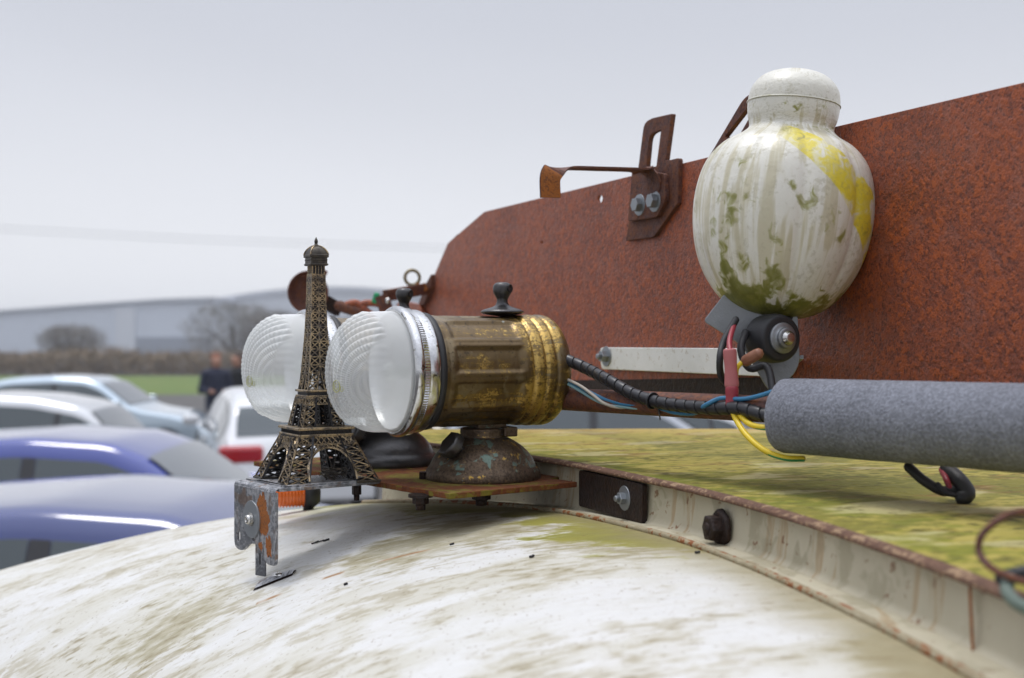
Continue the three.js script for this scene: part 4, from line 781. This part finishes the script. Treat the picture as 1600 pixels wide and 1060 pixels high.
  mesh('screw', sc.map((g) => frameTo(g, wc.clone().addScaledVector(out, 0.0015), ev, UP, out)), M.steel, t);
}
{ // thin strap behind the flange with a foot on the cab roof
  const t = thing('roof_strap', 'thin bent metal strap standing on the cab roof below the bracket', 'strap');
  const A = at(408, 845, 1.115), B = at(410, 893, 1.115), w = 0.0125;
  const ev = V3(0.8, 0, 0.6);
  const strap = [bar(V3(A.x, A.y + 0.02, A.z), V3(A.x + 0.0008, B.y - 0.002, B.z), 0.0012, w)];
  const g = extrude(roundPoly([[-w / 2, 0], [w / 2, 0], [w / 2, A.y - B.y + 0.03], [-w / 2, A.y - B.y + 0.03]], 0.0005), 0.0012, 0.0003);
  const gy = frameTo(g, V3(A.x, B.y - 0.004, A.z), ev, UP, ev.clone().cross(UP)); void strap;
  mesh('upright', gy, M.galv, t);
  mesh('strap_slot', [frameTo(extrude(roundPoly([[-0.0008, 0.010], [0.0008, 0.010], [0.0008, 0.020], [-0.0008, 0.020]], 0.0006), 0.0006, 0), V3(A.x, B.y - 0.004, A.z).addScaledVector(ev.clone().cross(UP), 0.0011), ev, UP, ev.clone().cross(UP))], M.bronzeDark, t);
  const f0 = V3(A.x - 0.002, 0, A.z + 0.004), dir = V3(0.985, 0, 0.15).normalize(), sd = V3(-0.15, 0, 0.985).normalize();
  const foot = surfaceGrid(20, 6, (u, v) => { const p = f0.clone().addScaledVector(dir, u * 0.033).addScaledVector(sd, (v - 0.5) * 0.018 * (1 - 0.35 * u * u)); return [p.x, domeY(p.x, p.z) + 0.0020 + 0.0010 * Math.sin(v * Math.PI), p.z]; }, { flip: true });
  const under = surfaceGrid(20, 6, (u, v) => { const p = f0.clone().addScaledVector(dir, u * 0.034 - 0.0010).addScaledVector(sd, (v - 0.5) * 0.020 * (1 - 0.35 * u * u)); return [p.x, domeY(p.x, p.z) + 0.0017 * Math.sin(v * Math.PI) * (u > 0.97 ? 0.3 : 1) + 0.0004, p.z]; }, { flip: true });
  mesh('foot_tab', foot, M.galv, t); mesh('sealant', under, M.rustBlack, t);
  const hp = f0.clone().addScaledVector(dir, 0.018); mesh('rivet', new THREE.SphereGeometry(0.0055, 20, 10, 0, 6.29, 0, 1.4).scale(1, 0.55, 0.8).translate(hp.x, domeY(hp.x, hp.z) + 0.0025, hp.z), M.steel, t);
}
{ // amber side lamp on the far side of the cab roof
  const c = at(455, 772, 1.45);
  const t = thing('amber_light', 'ribbed amber lamp seen below the bracket behind the cab roof', 'lamp', c, 0.3);
  const g = surfaceGrid(40, 30, (u, v) => { const a = u * 2 * Math.PI, x = v * 0.036; let r = 0.015 + 0.0012 * Math.sin(v * 60) - 0.006 * sstep(0.75, 1, 1 - v) ** 2; if (v < 0.02) r = 0; return [-0.022 + x, r * Math.cos(a), r * Math.sin(a)]; }, { wrapU: true });
  mesh('amber_lens', g, M.amber, t);
  mesh('lamp_body', rot(lathe([[0, 0], [0.017, 0], [0.0175, 0.01], [0.012, 0.018], [0, 0.02]], 30), 0, 0, -Math.PI / 2).translate(0.0138, 0, 0), M.rubber, t);
  mesh('stalk', tube([[0.02, 0, 0], [0.02, -0.04, -0.01]], 0.006, 6, 8), M.rubber, t);
}

// ---------------------------------------------------------------- big rusty sheet and what is bolted to it
const SD = V3(0.410, 0, 0.912).normalize(), SN = V3(-0.912, 0, 0.410).normalize(), SO = V3(-0.041, 0, -1.8);
const sOf = (px) => { const t = (px - 800) / F; return (-SO.z * t - SO.x) / (SD.x + SD.z * t); };
const sheetD = (px) => -(SO.z + SD.z * sOf(px));
const sheetXY = (px, py) => [sOf(px), CAM_Y - (py - 530) / F * sheetD(px)];
const onSheet = (px, py, out = 0) => { const [s, y] = sheetXY(px, py); return SO.clone().addScaledVector(SD, s).addScaledVector(SN, out).setY(y); };
const sheetPut = (g, off = 0) => frameTo(g, SO.clone().addScaledVector(SN, off), SD, UP, SN);
{
  const t = thing('rusty_sheet', 'large brown rusted steel sheet standing upright along the roof', 'sheet');
  const top = sheetXY(755, 330)[1], s1 = sOf(1600) + 0.35;
  const out = [sheetXY(628, 520), sheetXY(660, 474), sheetXY(700, 380), sheetXY(757, 331), [sOf(1200), mix(top, sheetXY(1200, 223)[1], 1)], [sOf(1600), sheetXY(1600, 129)[1]], [s1, sheetXY(1600, 129)[1] + 0.001], [s1, sheetXY(1600, 602)[1]], sheetXY(1600, 603), sheetXY(1200, 599), sheetXY(900, 597), sheetXY(640, 594)];
  const hc = sheetXY(938, 311), hole = circ(hc[0], hc[1], 0.0065, 14, 0.0048), hc2 = sheetXY(847, 379), hole2 = circ(hc2[0], hc2[1], 0.0035, 10, 0.0022);
  mesh('sheet', sheetPut(mv(extrude(roundPoly(out, 0.004), 0.003, 0.0005, [hole, hole2]), 0, 0, -0.003), 0), M.rust, t);
  mesh('edge_tab', sheetPut(mv(extrude([sheetXY(698, 380), sheetXY(712, 366), sheetXY(716, 372), sheetXY(703, 386)], 0.02, 0.0005), 0, 0, -0.023)), M.rustDark, t);
  // dark bar added to fill the shaded gap below the sheet
  const a = onSheet(880, 605, -0.004), b = onSheet(1240, 603, -0.004); mesh('gap_shade_bar', bar(a.setY(a.y - 0.004), b.setY(b.y - 0.004), 0.010, 0.024, UP), M.rustBlack, t);
}
// slotted tab 1 with its reinforcing plate and bolts
function slottedTab(label, toPx, slotPx, plateOff) {
  const t = thing('slotted_tab', label, 'bracket', [0, 0, 0], 0);
  mesh('tab', sheetPut(extrude(roundPoly(toPx.map(([x, y, r]) => [...sheetXY(x, y), r]), 0.0015, 4), 0.004, 0.0007, [roundPoly(slotPx.map(([x, y, r]) => [...sheetXY(x, y), r]), 0.003, 4)]), plateOff), M.rustDark, t);
  return t;
}
const tab1 = slottedTab('rusty slotted steel tab standing upright above the sheet, bolted beside the strap', [[1004, 262, 0], [1013, 192, 0.012], [1026, 185, 0.004], [1057, 178, 0.002], [1047, 252, 0.002], [1068, 247, 0.004], [1066, 318, 0], [1028, 371, 0.004], [984, 377, 0.002]], [[1016, 262], [1021, 210, 0.009], [1041, 201, 0.003], [1033, 262]], 0.0008);
{
  mesh('back_plate', sheetPut(extrude(roundPoly([[1001, 265], [1052, 272], [1054, 312], [1040, 340], [994, 347]].map(([x, y]) => sheetXY(x, y)), 0.004, 3), 0.004, 0.0007), 0.0062), M.rustDark, tab1);
  for (const [x, y] of [[1013, 321], [1037, 315]]) {
    const p = onSheet(x, y, 0.011); const b = mesh('bolt', hexBolt(0.0078, 0.0065, 0).map((g) => frameTo(g, p, SD, UP, SN)), M.zinc, tab1);
    mesh('washer', frameTo(rot(lathe([[0, 0], [0.0115, 0], [0.0118, 0.0008], [0.0115, 0.0018], [0, 0.0018]], 26), Math.PI / 2), onSheet(x, y, 0.0100), SD, UP, SN), M.zinc, b);
  }
}
slottedTab('rusty slotted steel tab leaning to the right, behind the white ornament', [[1085, 276, 0], [1158, 152, 0.012], [1176, 142, 0.006], [1222, 128, 0.004], [1215, 165, 0], [1190, 208, 0.004], [1160, 262, 0]], [[1127, 214], [1166, 163, 0.010], [1186, 156, 0.004], [1172, 176], [1146, 222]], -0.0078);
{ // strap handle: a flat bar that leaves the sheet, runs left and turns down
  const t = thing('bent_strap', 'bent rusty flat bar reaching left from the bolts, its end folded down', 'strap');
  const P = [onSheet(1030, 335, 0.0105), onSheet(1034, 300, 0.0110), onSheet(1040, 283, 0.0125), onSheet(1030, 270, 0.017)];
  const e0 = at(880, 263, 1.27), e1 = at(866, 266, 1.255), e2 = at(860, 276, 1.25), e3 = at(860, 309, 1.25);
  const c = new THREE.CatmullRomCurve3([...P, at(1000, 266, 1.315), at(940, 264, 1.29), e0, e1, e2, e3], false, 'centripetal');
  const n = 90, pts = c.getSpacedPoints(n), wv0 = SD.clone(), w1 = V3(0.93, 0, -0.36).normalize();
  // section: width vector turns from along the sheet to across the end
  const geo = [];
  const th = 0.0018;
  const S = (i) => { const p = pts[i], q = pts[Math.min(n, i + 1)].clone().sub(pts[Math.max(0, i - 1)]).normalize(); const u = i / n; const wv = u < 0.25 ? wv0.clone() : V3(0.20, 0, 0.98).lerp(w1, sstep(0.72, 0.86, u)); if (u > 0.12 && u < 0.25) wv.lerp(V3(0.20, 0, 0.98), (u - 0.12) / 0.13); wv.addScaledVector(q, -wv.dot(q)).normalize(); const nn = q.clone().cross(wv).normalize(); return { p, wv, nn }; };
  const g = surfaceGrid(n, 4, (u, v) => { const { p, wv, nn } = S(Math.round(u * n)); const k = Math.round(v * 4) % 4, a = [[-1, -1], [1, -1], [1, 1], [-1, 1]][k]; const hw = 0.0108; const r = p.clone().addScaledVector(wv, a[0] * hw).addScaledVector(nn, a[1] * th / 2); return [r.x, r.y, r.z]; });
  const ni = g.toNonIndexed(); ni.computeVertexNormals(); geo.push(ni);
  for (const i of [0, n]) { const { p, wv, nn } = S(i), q = []; for (const a of [[-1, -1], [1, -1], [1, 1], [-1, -1], [1, 1], [-1, 1]]) { const r = p.clone().addScaledVector(wv, a[0] * 0.0108).addScaledVector(nn, a[1] * th / 2); q.push(r.x, r.y, r.z); } const e = new THREE.BufferGeometry(); e.setAttribute('position', new THREE.Float32BufferAttribute(q, 3)); e.computeVertexNormals(); geo.push(e); }
  mesh('flat_bar', geo, M.rustDark, t);
  const i0 = Math.round(n * 0.875), gs = surfaceGrid(12, 1, (u, v) => { const { p, wv, nn } = S(Math.round(mix(i0, n, u))); const r = p.clone().addScaledVector(wv, (v * 2 - 1) * 0.0104); void nn; return [r.x + 0.0006, r.y, r.z + 0.0016]; });
  mesh('rust_face', [gs], Object.assign(M.rustOrange.clone(), { side: THREE.DoubleSide }), t);
}
{ // white painted bar low on the sheet
  const t = thing('white_bar', 'white painted flat bar bolted low on the rusty sheet', 'bar');
  const pts = roundPoly([[947, 543, 0.006], [1244, 545, 0.02], [1246, 590, 0.02], [949, 577, 0.006]].map(([x, y, r]) => [...sheetXY(x, y), r]), 0.004, 5);
  mesh('flat_bar', sheetPut(extrude(pts, 0.0045, 0.0008), 0.003), M.whitePaint, t);
  const p = onSheet(958, 557, 0.008);
  mesh('bolt', hexBolt(0.0068, 0.0065, 0.0115, 0.005).map((g) => frameTo(g, p, SD, UP, SN)), M.zinc, t);
}
// ---------------------------------------------------------------- rusty pipe and its foam sleeve
const PD = V3(0.2476, 0.004, 0.358).normalize(), PO = V3(0.076, CAM_Y - 0.0565, -1.158);
const pipeAt = (px) => { const t = (px - 800) / F, s = (-PO.z * t - PO.x) / (PD.x + PD.z * t); return PO.clone().addScaledVector(PD, s); };
{
  const a = PO.clone().addScaledVector(PD, -0.22), b = PO.clone().addScaledVector(PD, 0.9);
  tag(mesh('rusty_pipe', tube([a, a.clone().lerp(b, 0.5), b], 0.0105, 60, 24), M.rustDark, scene), 'thin rusty pipe running low between the sheet and the mossy roof', 'pipe');
  // foam sleeve
  const f0 = pipeAt(1222), up = UP.clone(), q = PD.clone(), sd = q.clone().cross(up).normalize(), uu = sd.clone().cross(q).normalize();
  const L = 0.75, g = surfaceGrid(64, 120, (u, v) => {
    const th = u * 2 * Math.PI; let s, r; const R = 0.0285;
    if (v < 0.1) { const k = v / 0.1; s = 0; r = mix(0.0106, R - 0.005, k); } else if (v < 0.2) { const a2 = (v - 0.1) / 0.1 * Math.PI / 2; s = 0.006 - 0.006 * Math.cos(a2); r = R - 0.005 + 0.005 * Math.sin(a2); } else { s = mix(0.006, L, (v - 0.2) / 0.8); r = R; }
    r *= 1 + 0.02 * (vnoise(s * 25, th * 1.2, 8) - 0.5) + (v > 0.1 ? 0.012 * (vnoise(s * 110, th * 6, 18) - 0.5) : 0);
    s += 0.004 * (vnoise(Math.cos(th) * 1.5 + 3, Math.sin(th) * 1.5 + 3, 11) - 0.5) * (v < 0.25 ? 1 : 0) + 0.006 * Math.sin(th) * (v < 0.25 ? 1 : 0);
    const p = f0.clone().addScaledVector(q, s).addScaledVector(sd, r * Math.sin(th)).addScaledVector(uu, r * Math.cos(th));
    return [p.x, p.y - 0.004, p.z, th * R, s];
  }, { wrapU: true });
  tag(mesh('foam_sleeve', g, M.foam, scene, { keepUV: true }), 'thick dark grey foam sleeve round the pipe at the right', 'pipe insulation');
}
// ---------------------------------------------------------------- cables
{
  const t = thing('spiral_cable', 'black spiral-wrapped cable sagging from the lamp to the foam sleeve', 'cable');
  const pd = (px, py, off = 0.016) => at(px, py, -pipeAt(px).z - off);
  const pts = [at(880, 560, 1.18), at(912, 574, 1.165), pd(950, 594), pd(985, 614), pd(1025, 628, 0.018), pd(1070, 635, 0.018), pd(1115, 638, 0.018), pd(1160, 639), pd(1190, 648), pd(1235, 655, 0.006)];
  const c = new THREE.CatmullRomCurve3(pts, false, 'centripetal'), len = c.getLength();
  mesh('core', tube(pts, 0.0040, 80, 10), M.rubber, t);
  const fr = c.computeFrenetFrames(400, false), pitch = 0.0118, wd = 0.0102, turns = len / pitch, NS = Math.round(turns * 22);
  const wrap = surfaceGrid(NS, 3, (u, v) => {
    const k = Math.round(v * 3), along = u * len + [0, 0, 1, 1][k] * wd - wd / 2, r = [0.0040, 0.0053, 0.0056, 0.0042][k], tt = clamp(along / len), i = Math.round(tt * 400), p = c.getPointAt(tt), a = u * turns * 2 * Math.PI;
    const q = p.addScaledVector(fr.normals[i], r * Math.cos(a)).addScaledVector(fr.binormals[i], r * Math.sin(a)); return [q.x, q.y, q.z];
  });
  mesh('spiral_wrap', wrap.toNonIndexed(), Object.assign(M.blackPlastic.clone(), { side: THREE.DoubleSide }), t);
  // cable tie
  const tp = c.getPointAt(0.47), tq = c.getTangentAt(0.47), ring = new THREE.TorusGeometry(0.0064, 0.0011, 8, 24), b0 = V3(0, 1, 0).cross(tq).normalize();
  frameTo(ring, tp, b0, tq.clone().cross(b0).normalize(), tq); mesh('cable_tie', [ring, bar(tp.clone().add(V3(0.004, -0.004, 0.003)), tp.clone().add(V3(0.006, -0.016, 0.004)), 0.0022, 0.001)], M.blackPlastic, t);
}
const pd = (px, py, off = 0.014) => at(px, py, -pipeAt(px).z - off);
tag(mesh('blue_wire', tube([at(880, 590, 1.18), pd(908, 606), pd(940, 622), pd(975, 632), pd(1020, 635, 0.012), pd(1055, 645, 0.014), pd(1085, 646, 0.012), pd(1105, 632, 0.026), pd(1125, 623, 0.018), pd(1160, 624), pd(1190, 618), pd(1225, 606)], 0.0019, 90, 8), M.wireBlue, scene), 'thin blue wire running along the pipe under the black cable', 'wire');
tag(mesh('pale_wire', tube([at(880, 590, 1.18), pd(908, 604, 0.018), pd(926, 617, 0.018), pd(945, 631, 0.018), pd(968, 637), pd(1000, 634, 0.012)], 0.0015, 50, 8), M.wireGrey, scene), 'short pale wire leaving the back of the near lamp', 'wire');
tag(mesh('teal_wire', tube([at(880, 596, 1.18), pd(906, 611, 0.016), pd(938, 629, 0.015), pd(980, 637, 0.014), pd(1020, 640, 0.010)], 0.0014, 40, 8), M.wireTeal, scene), 'short green-blue wire leaving the back of the near lamp', 'wire');
{
  const t = thing('crimped_wires', 'red crimp sleeve with yellow and green striped wires below the ornament', 'wire');
  mesh('pink_sleeve', lathe(smoothPts([[0.0001, 0], [0.0052, 0.0004], [0.0054, 0.008], [0.0050, 0.016], [0.0053, 0.029], [0.0046, 0.0305], [0.0001, 0.031]], 40), 20).scale(1, 1, 0.75).rotateZ(0.06).translate(...at(1144, 606, 1.0).toArray()), M.crimpPink, t);
  mesh('red_sleeve', lathe(smoothPts([[0.0001, 0], [0.0048, 0.0004], [0.0050, 0.008], [0.0047, 0.017], [0.0001, 0.0175]], 30), 20).scale(1, 1, 0.75).translate(...at(1144, 638, 0.999).toArray()), M.crimpRed, t);
  mesh('supply_wire', tube([at(1142, 552, 1.0), at(1140, 535, 1.01), at(1148, 505, 1.03)], 0.0022, 20, 8), M.crimpRed, t);
  const two = [[at(1142, 634, 1.0), at(1150, 655, 0.99), at(1170, 684, 0.97), at(1200, 707, 0.955), at(1228, 716, 0.95), at(1255, 717, 0.95)], [at(1147, 634, 1.0), at(1156, 648, 0.99), at(1172, 663, 0.975), at(1192, 668, 0.965), at(1215, 668, 0.96)]];
  for (const w of two) { mesh('yellow_wire', tube(w, 0.0023, 50, 10), M.wireYellow, t); mesh('green_stripe', tube(w.map((p) => p.clone().add(V3(0.0002, -0.0012, 0.0014))), 0.0011, 50, 8), M.wireGreen, t); }
  mesh('copper_sleeve', tube([at(1166, 564, 1.005), at(1176, 558, 1.0), at(1185, 553, 0.997)], 0.0046, 10, 14), M.copper, t);
  mesh('yellow_tail', tube([at(1150, 590, 1.005), at(1152, 575, 1.005), at(1163, 564, 1.005)], 0.0020, 14, 8), M.wireYellow, t);
}
tag(mesh('black_lead', [tube([at(1150, 500, 1.03), at(1131, 535, 1.02), at(1125, 562, 1.012), at(1128, 590, 1.02), at(1145, 606, 1.03)], 0.0030, 40, 8)], M.rubber, scene), 'black lead hanging left of the red crimp sleeve', 'wire');
tag(mesh('black_lead', [tube([at(1165, 520, 1.03), at(1158, 548, 1.02), at(1172, 576, 1.015), at(1196, 572, 1.01), at(1206, 600, 1.0), at(1206, 640, 0.99)], 0.0032, 40, 8)], M.rubber, scene), 'black lead looping below the round rubber bush', 'wire');
{
  const t = thing('cable_bundle', 'black taped cable ends hanging under the foam sleeve', 'cable');
  mesh('cable_end', [tube([at(1420, 730, 0.90), at(1445, 752, 0.89), at(1475, 768, 0.885), at(1495, 765, 0.885)], 0.0036, 30, 10), tube([at(1480, 735, 0.9), at(1500, 752, 0.885), at(1512, 772, 0.88), at(1505, 778, 0.88)], 0.0058, 24, 12), tube([at(1500, 776, 0.88), at(1478, 770, 0.88), at(1466, 757, 0.885)], 0.0018, 20, 8), tube([at(1505, 776, 0.88), at(1513, 786, 0.878)], 0.0012, 6, 6)], M.rubber, t);
  mesh('red_lead', tube([at(1472, 735, 0.9), at(1480, 752, 0.886), at(1484, 762, 0.884)], 0.0022, 16, 8), M.crimpRed, t);
}
{ // wire loop and old cable at the right edge, close to the lens
  const D = 0.56; tag(mesh('wire_loop', tube([at(1640, 798, D * 1.02), at(1600, 800, D * 1.02), at(1562, 812, D), at(1534, 838, D), at(1530, 862, D), at(1545, 884, D * 0.99), at(1575, 901, D * 0.98), at(1620, 915, D * 0.97)], 0.0016, 60, 8), M.rustDark, scene), 'brown wire loop on the mossy roof at the right edge', 'wire');
  tag(mesh('cable_hook', tube([at(1640, 893, D), at(1606, 893, D), at(1582, 903, D * 0.99), at(1574, 922, D * 0.98), at(1588, 942, D * 0.97), at(1625, 960, D * 0.96)], 0.0030, 40, 10), M.cableGrey, scene), 'grey-green hooked cable end below the brown wire loop', 'cable');
  tag(mesh('black_cable', tube([at(1566, 905, D * 0.995), at(1590, 898, D * 0.99), at(1640, 890, D * 0.98)], 0.0034, 20, 10), M.rubber, scene), 'short black cable inside the hooked cable at the right edge', 'cable');
}

// ---------------------------------------------------------------- ornament: plain weathered white finial on its alloy bracket
{
  const d0 = 1.075;
  const t = thing('white_ornament', 'white weathered plastic ornament with a yellow band and mossy underside', 'ornament', at(1208, 496, d0), 0.35);
  t.rotation.z = -0.105; t.rotation.x = 0.03;
  const k = d0 / F, prof = [[0.1, 0], [44, 2], [78, 18], [104, 46], [126, 90], [137, 145], [136, 195], [124, 238], [101, 268], [76, 284], [66, 294], [66, 302], [69, 312], [71, 334], [67, 358], [52, 376], [28, 386], [0.1, 389]].map(([r, y]) => [r * k, y * k]);
  const curve = smoothPts(prof, 160), HT = 389 * k;
  const orn = tex(1024, 1024, (u, v) => {
    const a = fbmT(u, v, 6, 5, 5, 501), b = fbmT(u, v, 40, 34, 4, 503), st = fbmT(u, v, 70, 6, 4, 507), g = fbmT(u, v, 170, 170, 2, 509);
    let c = mixc([0.82, 0.805, 0.75], [0.90, 0.89, 0.85], a * 0.6 + b * 0.4);
    c = mixc(c, [0.70, 0.66, 0.52], 0.6 * sstep(0.50, 0.64, st * 0.5 + a * 0.5));
    const band = Math.abs(v - (0.42 - 0.17 * Math.sin(u * 6.2832 + 0.1)) - 0.012 * (b - 0.5));
    const worn = sstep(0.38, 0.56, b * 0.5 + a * 0.5);
    if (band < 0.055) c = mixc(c, mixc([0.80, 0.72, 0.08], [0.90, 0.82, 0.25], b), 0.92 * worn * sstep(0.055, 0.050, band) * sstep(-0.25, 0.35, Math.cos((u - 0.16) * 6.2832) + 0.8 * (a - 0.5)));
    const moss = sstep(0.56, 0.68, (a * 0.55 + b * 0.45) + 0.36 * sstep(0.26, 0.04, v) - 0.07 + 0.12 * Math.exp(-(((v - 0.735) / 0.03) ** 2)));
    c = mixc(c, mixc([0.28, 0.29, 0.06], [0.50, 0.50, 0.16], b), 0.9 * moss);
    return mixc(c, [0.60, 0.57, 0.46], 0.35 * sstep(0.5, 0.75, g * 0.5 + b * 0.5));
  });
  const ornM = phys({ map: orn, roughness: 0.36, clearcoat: 0.25, clearcoatRoughness: 0.3, bumpMap: tex(512, 512, (u, v) => fbmT(u, v, 60, 60, 3, 503), { srgb: false }), bumpScale: 0.0004 });
  const g = surfaceGrid(160, 160, (u, v) => {
    const th = u * 2 * Math.PI, [r0, y] = curve[Math.round(v * 160)], f = y / HT, lobes = sstep(0.03, 0.2, f) * sstep(0.74, 0.66, f);
    const lb = Math.abs(Math.cos(th * 4.5));
    const r = r0 * (1 + lobes * (0.055 * lb ** 0.6 - 0.04));
    return [r * Math.sin(th), y, r * Math.cos(th), u, v];
  }, { wrapU: true });
  mesh('shell', g, ornM, t, { keepUV: true });
  mesh('mould_seam', [rot(new THREE.TorusGeometry(0.0668 * 1078 / 1978 / 1.0 * 0 + 71.2 * k, 0.0008, 8, 64), Math.PI / 2).translate(0, 334 * k, 0)], ornM, t);
}
{
  const t = thing('alloy_arm', 'grey alloy arm with round black rubber bush carrying the white ornament', 'bracket');
  const A = extrude(roundPoly([[-0.050, 0.010, 0.004], [-0.030, 0.036, 0.006], [0.028, 0.020, 0.01], [0.030, -0.030, 0.012], [0.006, -0.052, 0.010], [-0.018, -0.010, 0.01]], 0.005, 5), 0.003, 0.0006);
  const ctr = at(1196, 520, 1.045), zN = V3(-0.10, 0.02, 1).normalize(), xN = V3(0, 1, 0).cross(zN).normalize(), yN = zN.clone().cross(xN);
  mesh('arm', frameTo(A, ctr.clone().addScaledVector(zN, -0.016), xN, yN, zN), M.alu, t);
  const Z0 = at(1211, 529, 1.03), ax = V3(0.42, 0.02, 0.9).normalize(), bx = UP.clone().cross(ax).normalize(), by = ax.clone().cross(bx);
  const put = (gg) => frameTo(rot(gg, Math.PI / 2), Z0, bx, by, ax);
  mesh('rubber_bush', put(lathe(smoothPts([[0.0001, -0.016], [0.0180, -0.016], [0.0195, -0.013], [0.0195, 0.006], [0.0180, 0.009], [0.012, 0.0098], [0.0001, 0.0098]], 50), 40)), M.rubber, t);
  mesh('cup_washer', put(lathe(smoothPts([[0.0001, 0.0095], [0.0122, 0.0095], [0.0125, 0.0115], [0.0085, 0.0135], [0.0080, 0.0165], [0.0001, 0.017]], 40), 32)), M.alu, t);
  mesh('bolt_end', put(lathe([[0, 0.0165], [0.0058, 0.0165], [0.0058, 0.0185], [0.0042, 0.0192], [0.0042, 0.0205], [0.0036, 0.0212], [0, 0.0212]], 24)), M.steel, t);
  // back leg to the sheet
  const p0 = onSheet(1236, 566, 0.008), p1 = ctr.clone().addScaledVector(xN, 0.02).addScaledVector(yN, -0.02).addScaledVector(zN, -0.016);
  mesh('back_leg', bar(p0, p1, 0.026, 0.003, UP), M.alu, t);
  mesh('mount_stem', tube([ctr.clone().addScaledVector(zN, -0.014).addScaledVector(yN, 0.005), at(1220, 500, 1.06), at(1224, 480, 1.07)], 0.010, 12, 14), M.rubber, t);
}

// ---------------------------------------------------------------- rusty fittings at the far end of the sheet
{
  const D = 1.92, k = D / F;
  const h = thing('rusty_disc', 'round rusty dished disc with a notch behind the tower top', 'fitting', at(480, 457, D), 0.55);
  mesh('dish', rot(lathe(smoothPts([[0.0001, -0.012], [0.016, -0.011], [0.026, -0.005], [0.0305, 0.004], [0.0325, 0.0045], [0.0325, 0.002], [0.028, -0.008], [0.0001, -0.016]], 40), 40), Math.PI / 2), M.rustDark, h);
  mesh('lug', new RoundedBoxGeometry(0.014, 0.022, 0.006, 2, 0.002).rotateZ(-0.5).translate(0.022, 0.026, 0), M.rustDark, h);
  mesh('stem', bar(V3(0.018, -0.006, -0.012), V3(0.058, -0.026, -0.012), 0.016, 0.020), M.rustBlack, h);
  const c = thing('rusty_clamp', 'rusty jointed clamp arms between the disc and the sheet', 'clamp');
  const p = (x, y, d = D) => at(x, y, d);
  mesh('arm', [tube([p(530, 478), p(548, 484), p(562, 488)], 0.0085, 16, 12), bar(p(604, 462), p(662, 452, 1.98), 0.016, 0.017), bar(p(596, 462), p(606, 492), 0.018, 0.020)], M.rustDark, c);
  mesh('link', [tube([p(538, 478), p(556, 474), p(572, 486), p(582, 494)], 0.006, 20, 10), tube([p(560, 492), p(566, 476), p(585, 474), p(600, 478)], 0.0055, 20, 10)], M.rust, c);
  mesh('pin', [rot(lathe([[0, 0], [0.004, 0], [0.004, 0.004], [0, 0.005]], 14), Math.PI / 2).translate(...p(606, 470, D - 0.012).toArray())], M.steel, c);
  mesh('gusset', sheetPut(extrude([sheetXY(612, 500), sheetXY(634, 470), sheetXY(664, 476), sheetXY(672, 500)], 0.006, 0.0008), 0.004), M.rust, c);
  tag(mesh('green_cap', new RoundedBoxGeometry(0.009, 0.017, 0.009, 3, 0.003).rotateZ(-0.3).translate(...p(587, 466, D - 0.004).toArray()), std({ color: lin(0.01, 0.30, 0.12), roughness: 0.4 }), scene), 'small green plastic cap on the rusty clamp', 'cap');
  const e = thing('eye_bolt', 'brass-coloured eye bolt screwed into the end of the sheet', 'eye bolt');
  const ec = p(644, 434, 1.97); const tor = new THREE.TorusGeometry(0.0115, 0.0026, 10, 32); tor.rotateY(0.25); tor.translate(ec.x, ec.y, ec.z); tor.scale(1, 1, 1);
  mesh('eye', tor, M.wireGrey.clone(), e).material.setValues({ color: lin(0.22, 0.18, 0.10), metalness: 0.7, roughness: 0.4 });
  mesh('shank', [tube([p(652, 445, 1.97), p(660, 450, 1.98), p(672, 458, 1.985)], 0.0034, 10, 10), bar(p(659, 444, 1.975), p(664, 456, 1.975), 0.011, 0.011)], M.rustOrange, e);
  mesh('cup', sheetPut(extrude(roundPoly([[660, 480], [672, 446], [682, 428], [681, 450], [670, 476]].map(([x, y]) => sheetXY(x, y)), 0.003), 0.005, 0.001), 0.003), M.rustDark, e);
}
// ---------------------------------------------------------------- small debris on the cab roof
{
  const bits = [[492, 850, 0.006], [501, 848, 0.009], [509, 846, 0.005], [706, 852, 0.0025], [831, 872, 0.0025], [540, 915, 0.0018], [1090, 866, 0.0025]];
  let i = 0;
  for (const [px, py, L] of bits) {
    let D = 1.05; for (let k = 0; k < 40; k++) { const p = at(px, py, D); D += (p.y - domeY(p.x, p.z)) * 1.2; }
    const p = at(px, py, D), a = rr(-0.6, 0.2);
    const q = [-1, -0.3, 0.4, 1].map((s) => { const x = p.x + s * L / 2 * Math.cos(a), z = p.z + s * L / 2 * Math.sin(a); return V3(x, domeY(x, z) + 0.001 + 0.0006 * (rnd() - 0.3), z); });
    tag(mesh('twig', tube(q, 0.0007 + 0.0004 * rnd(), 10, 6), M.bronzeDark, scene), ['leftmost dark plant scrap on the cab roof right of the strap', 'longest dark plant scrap right of the strap, middle of three', 'short dark plant scrap, rightmost of three by the strap', 'tiny dark scrap below the middle of the lamp plate', 'tiny dark scrap on the cab roof below the lamp plate end', 'tiny dark dot on the bare roof below the strap scraps', 'tiny scrap on the seam strip below the corroded bolt'][i], 'debris', 'scraps scattered over the cab roof'); i++;
  }
}
scene.fog = new THREE.FogExp2(new THREE.Color(0.86, 0.89, 0.95), 0.0014);
renderer.render(scene, camera);
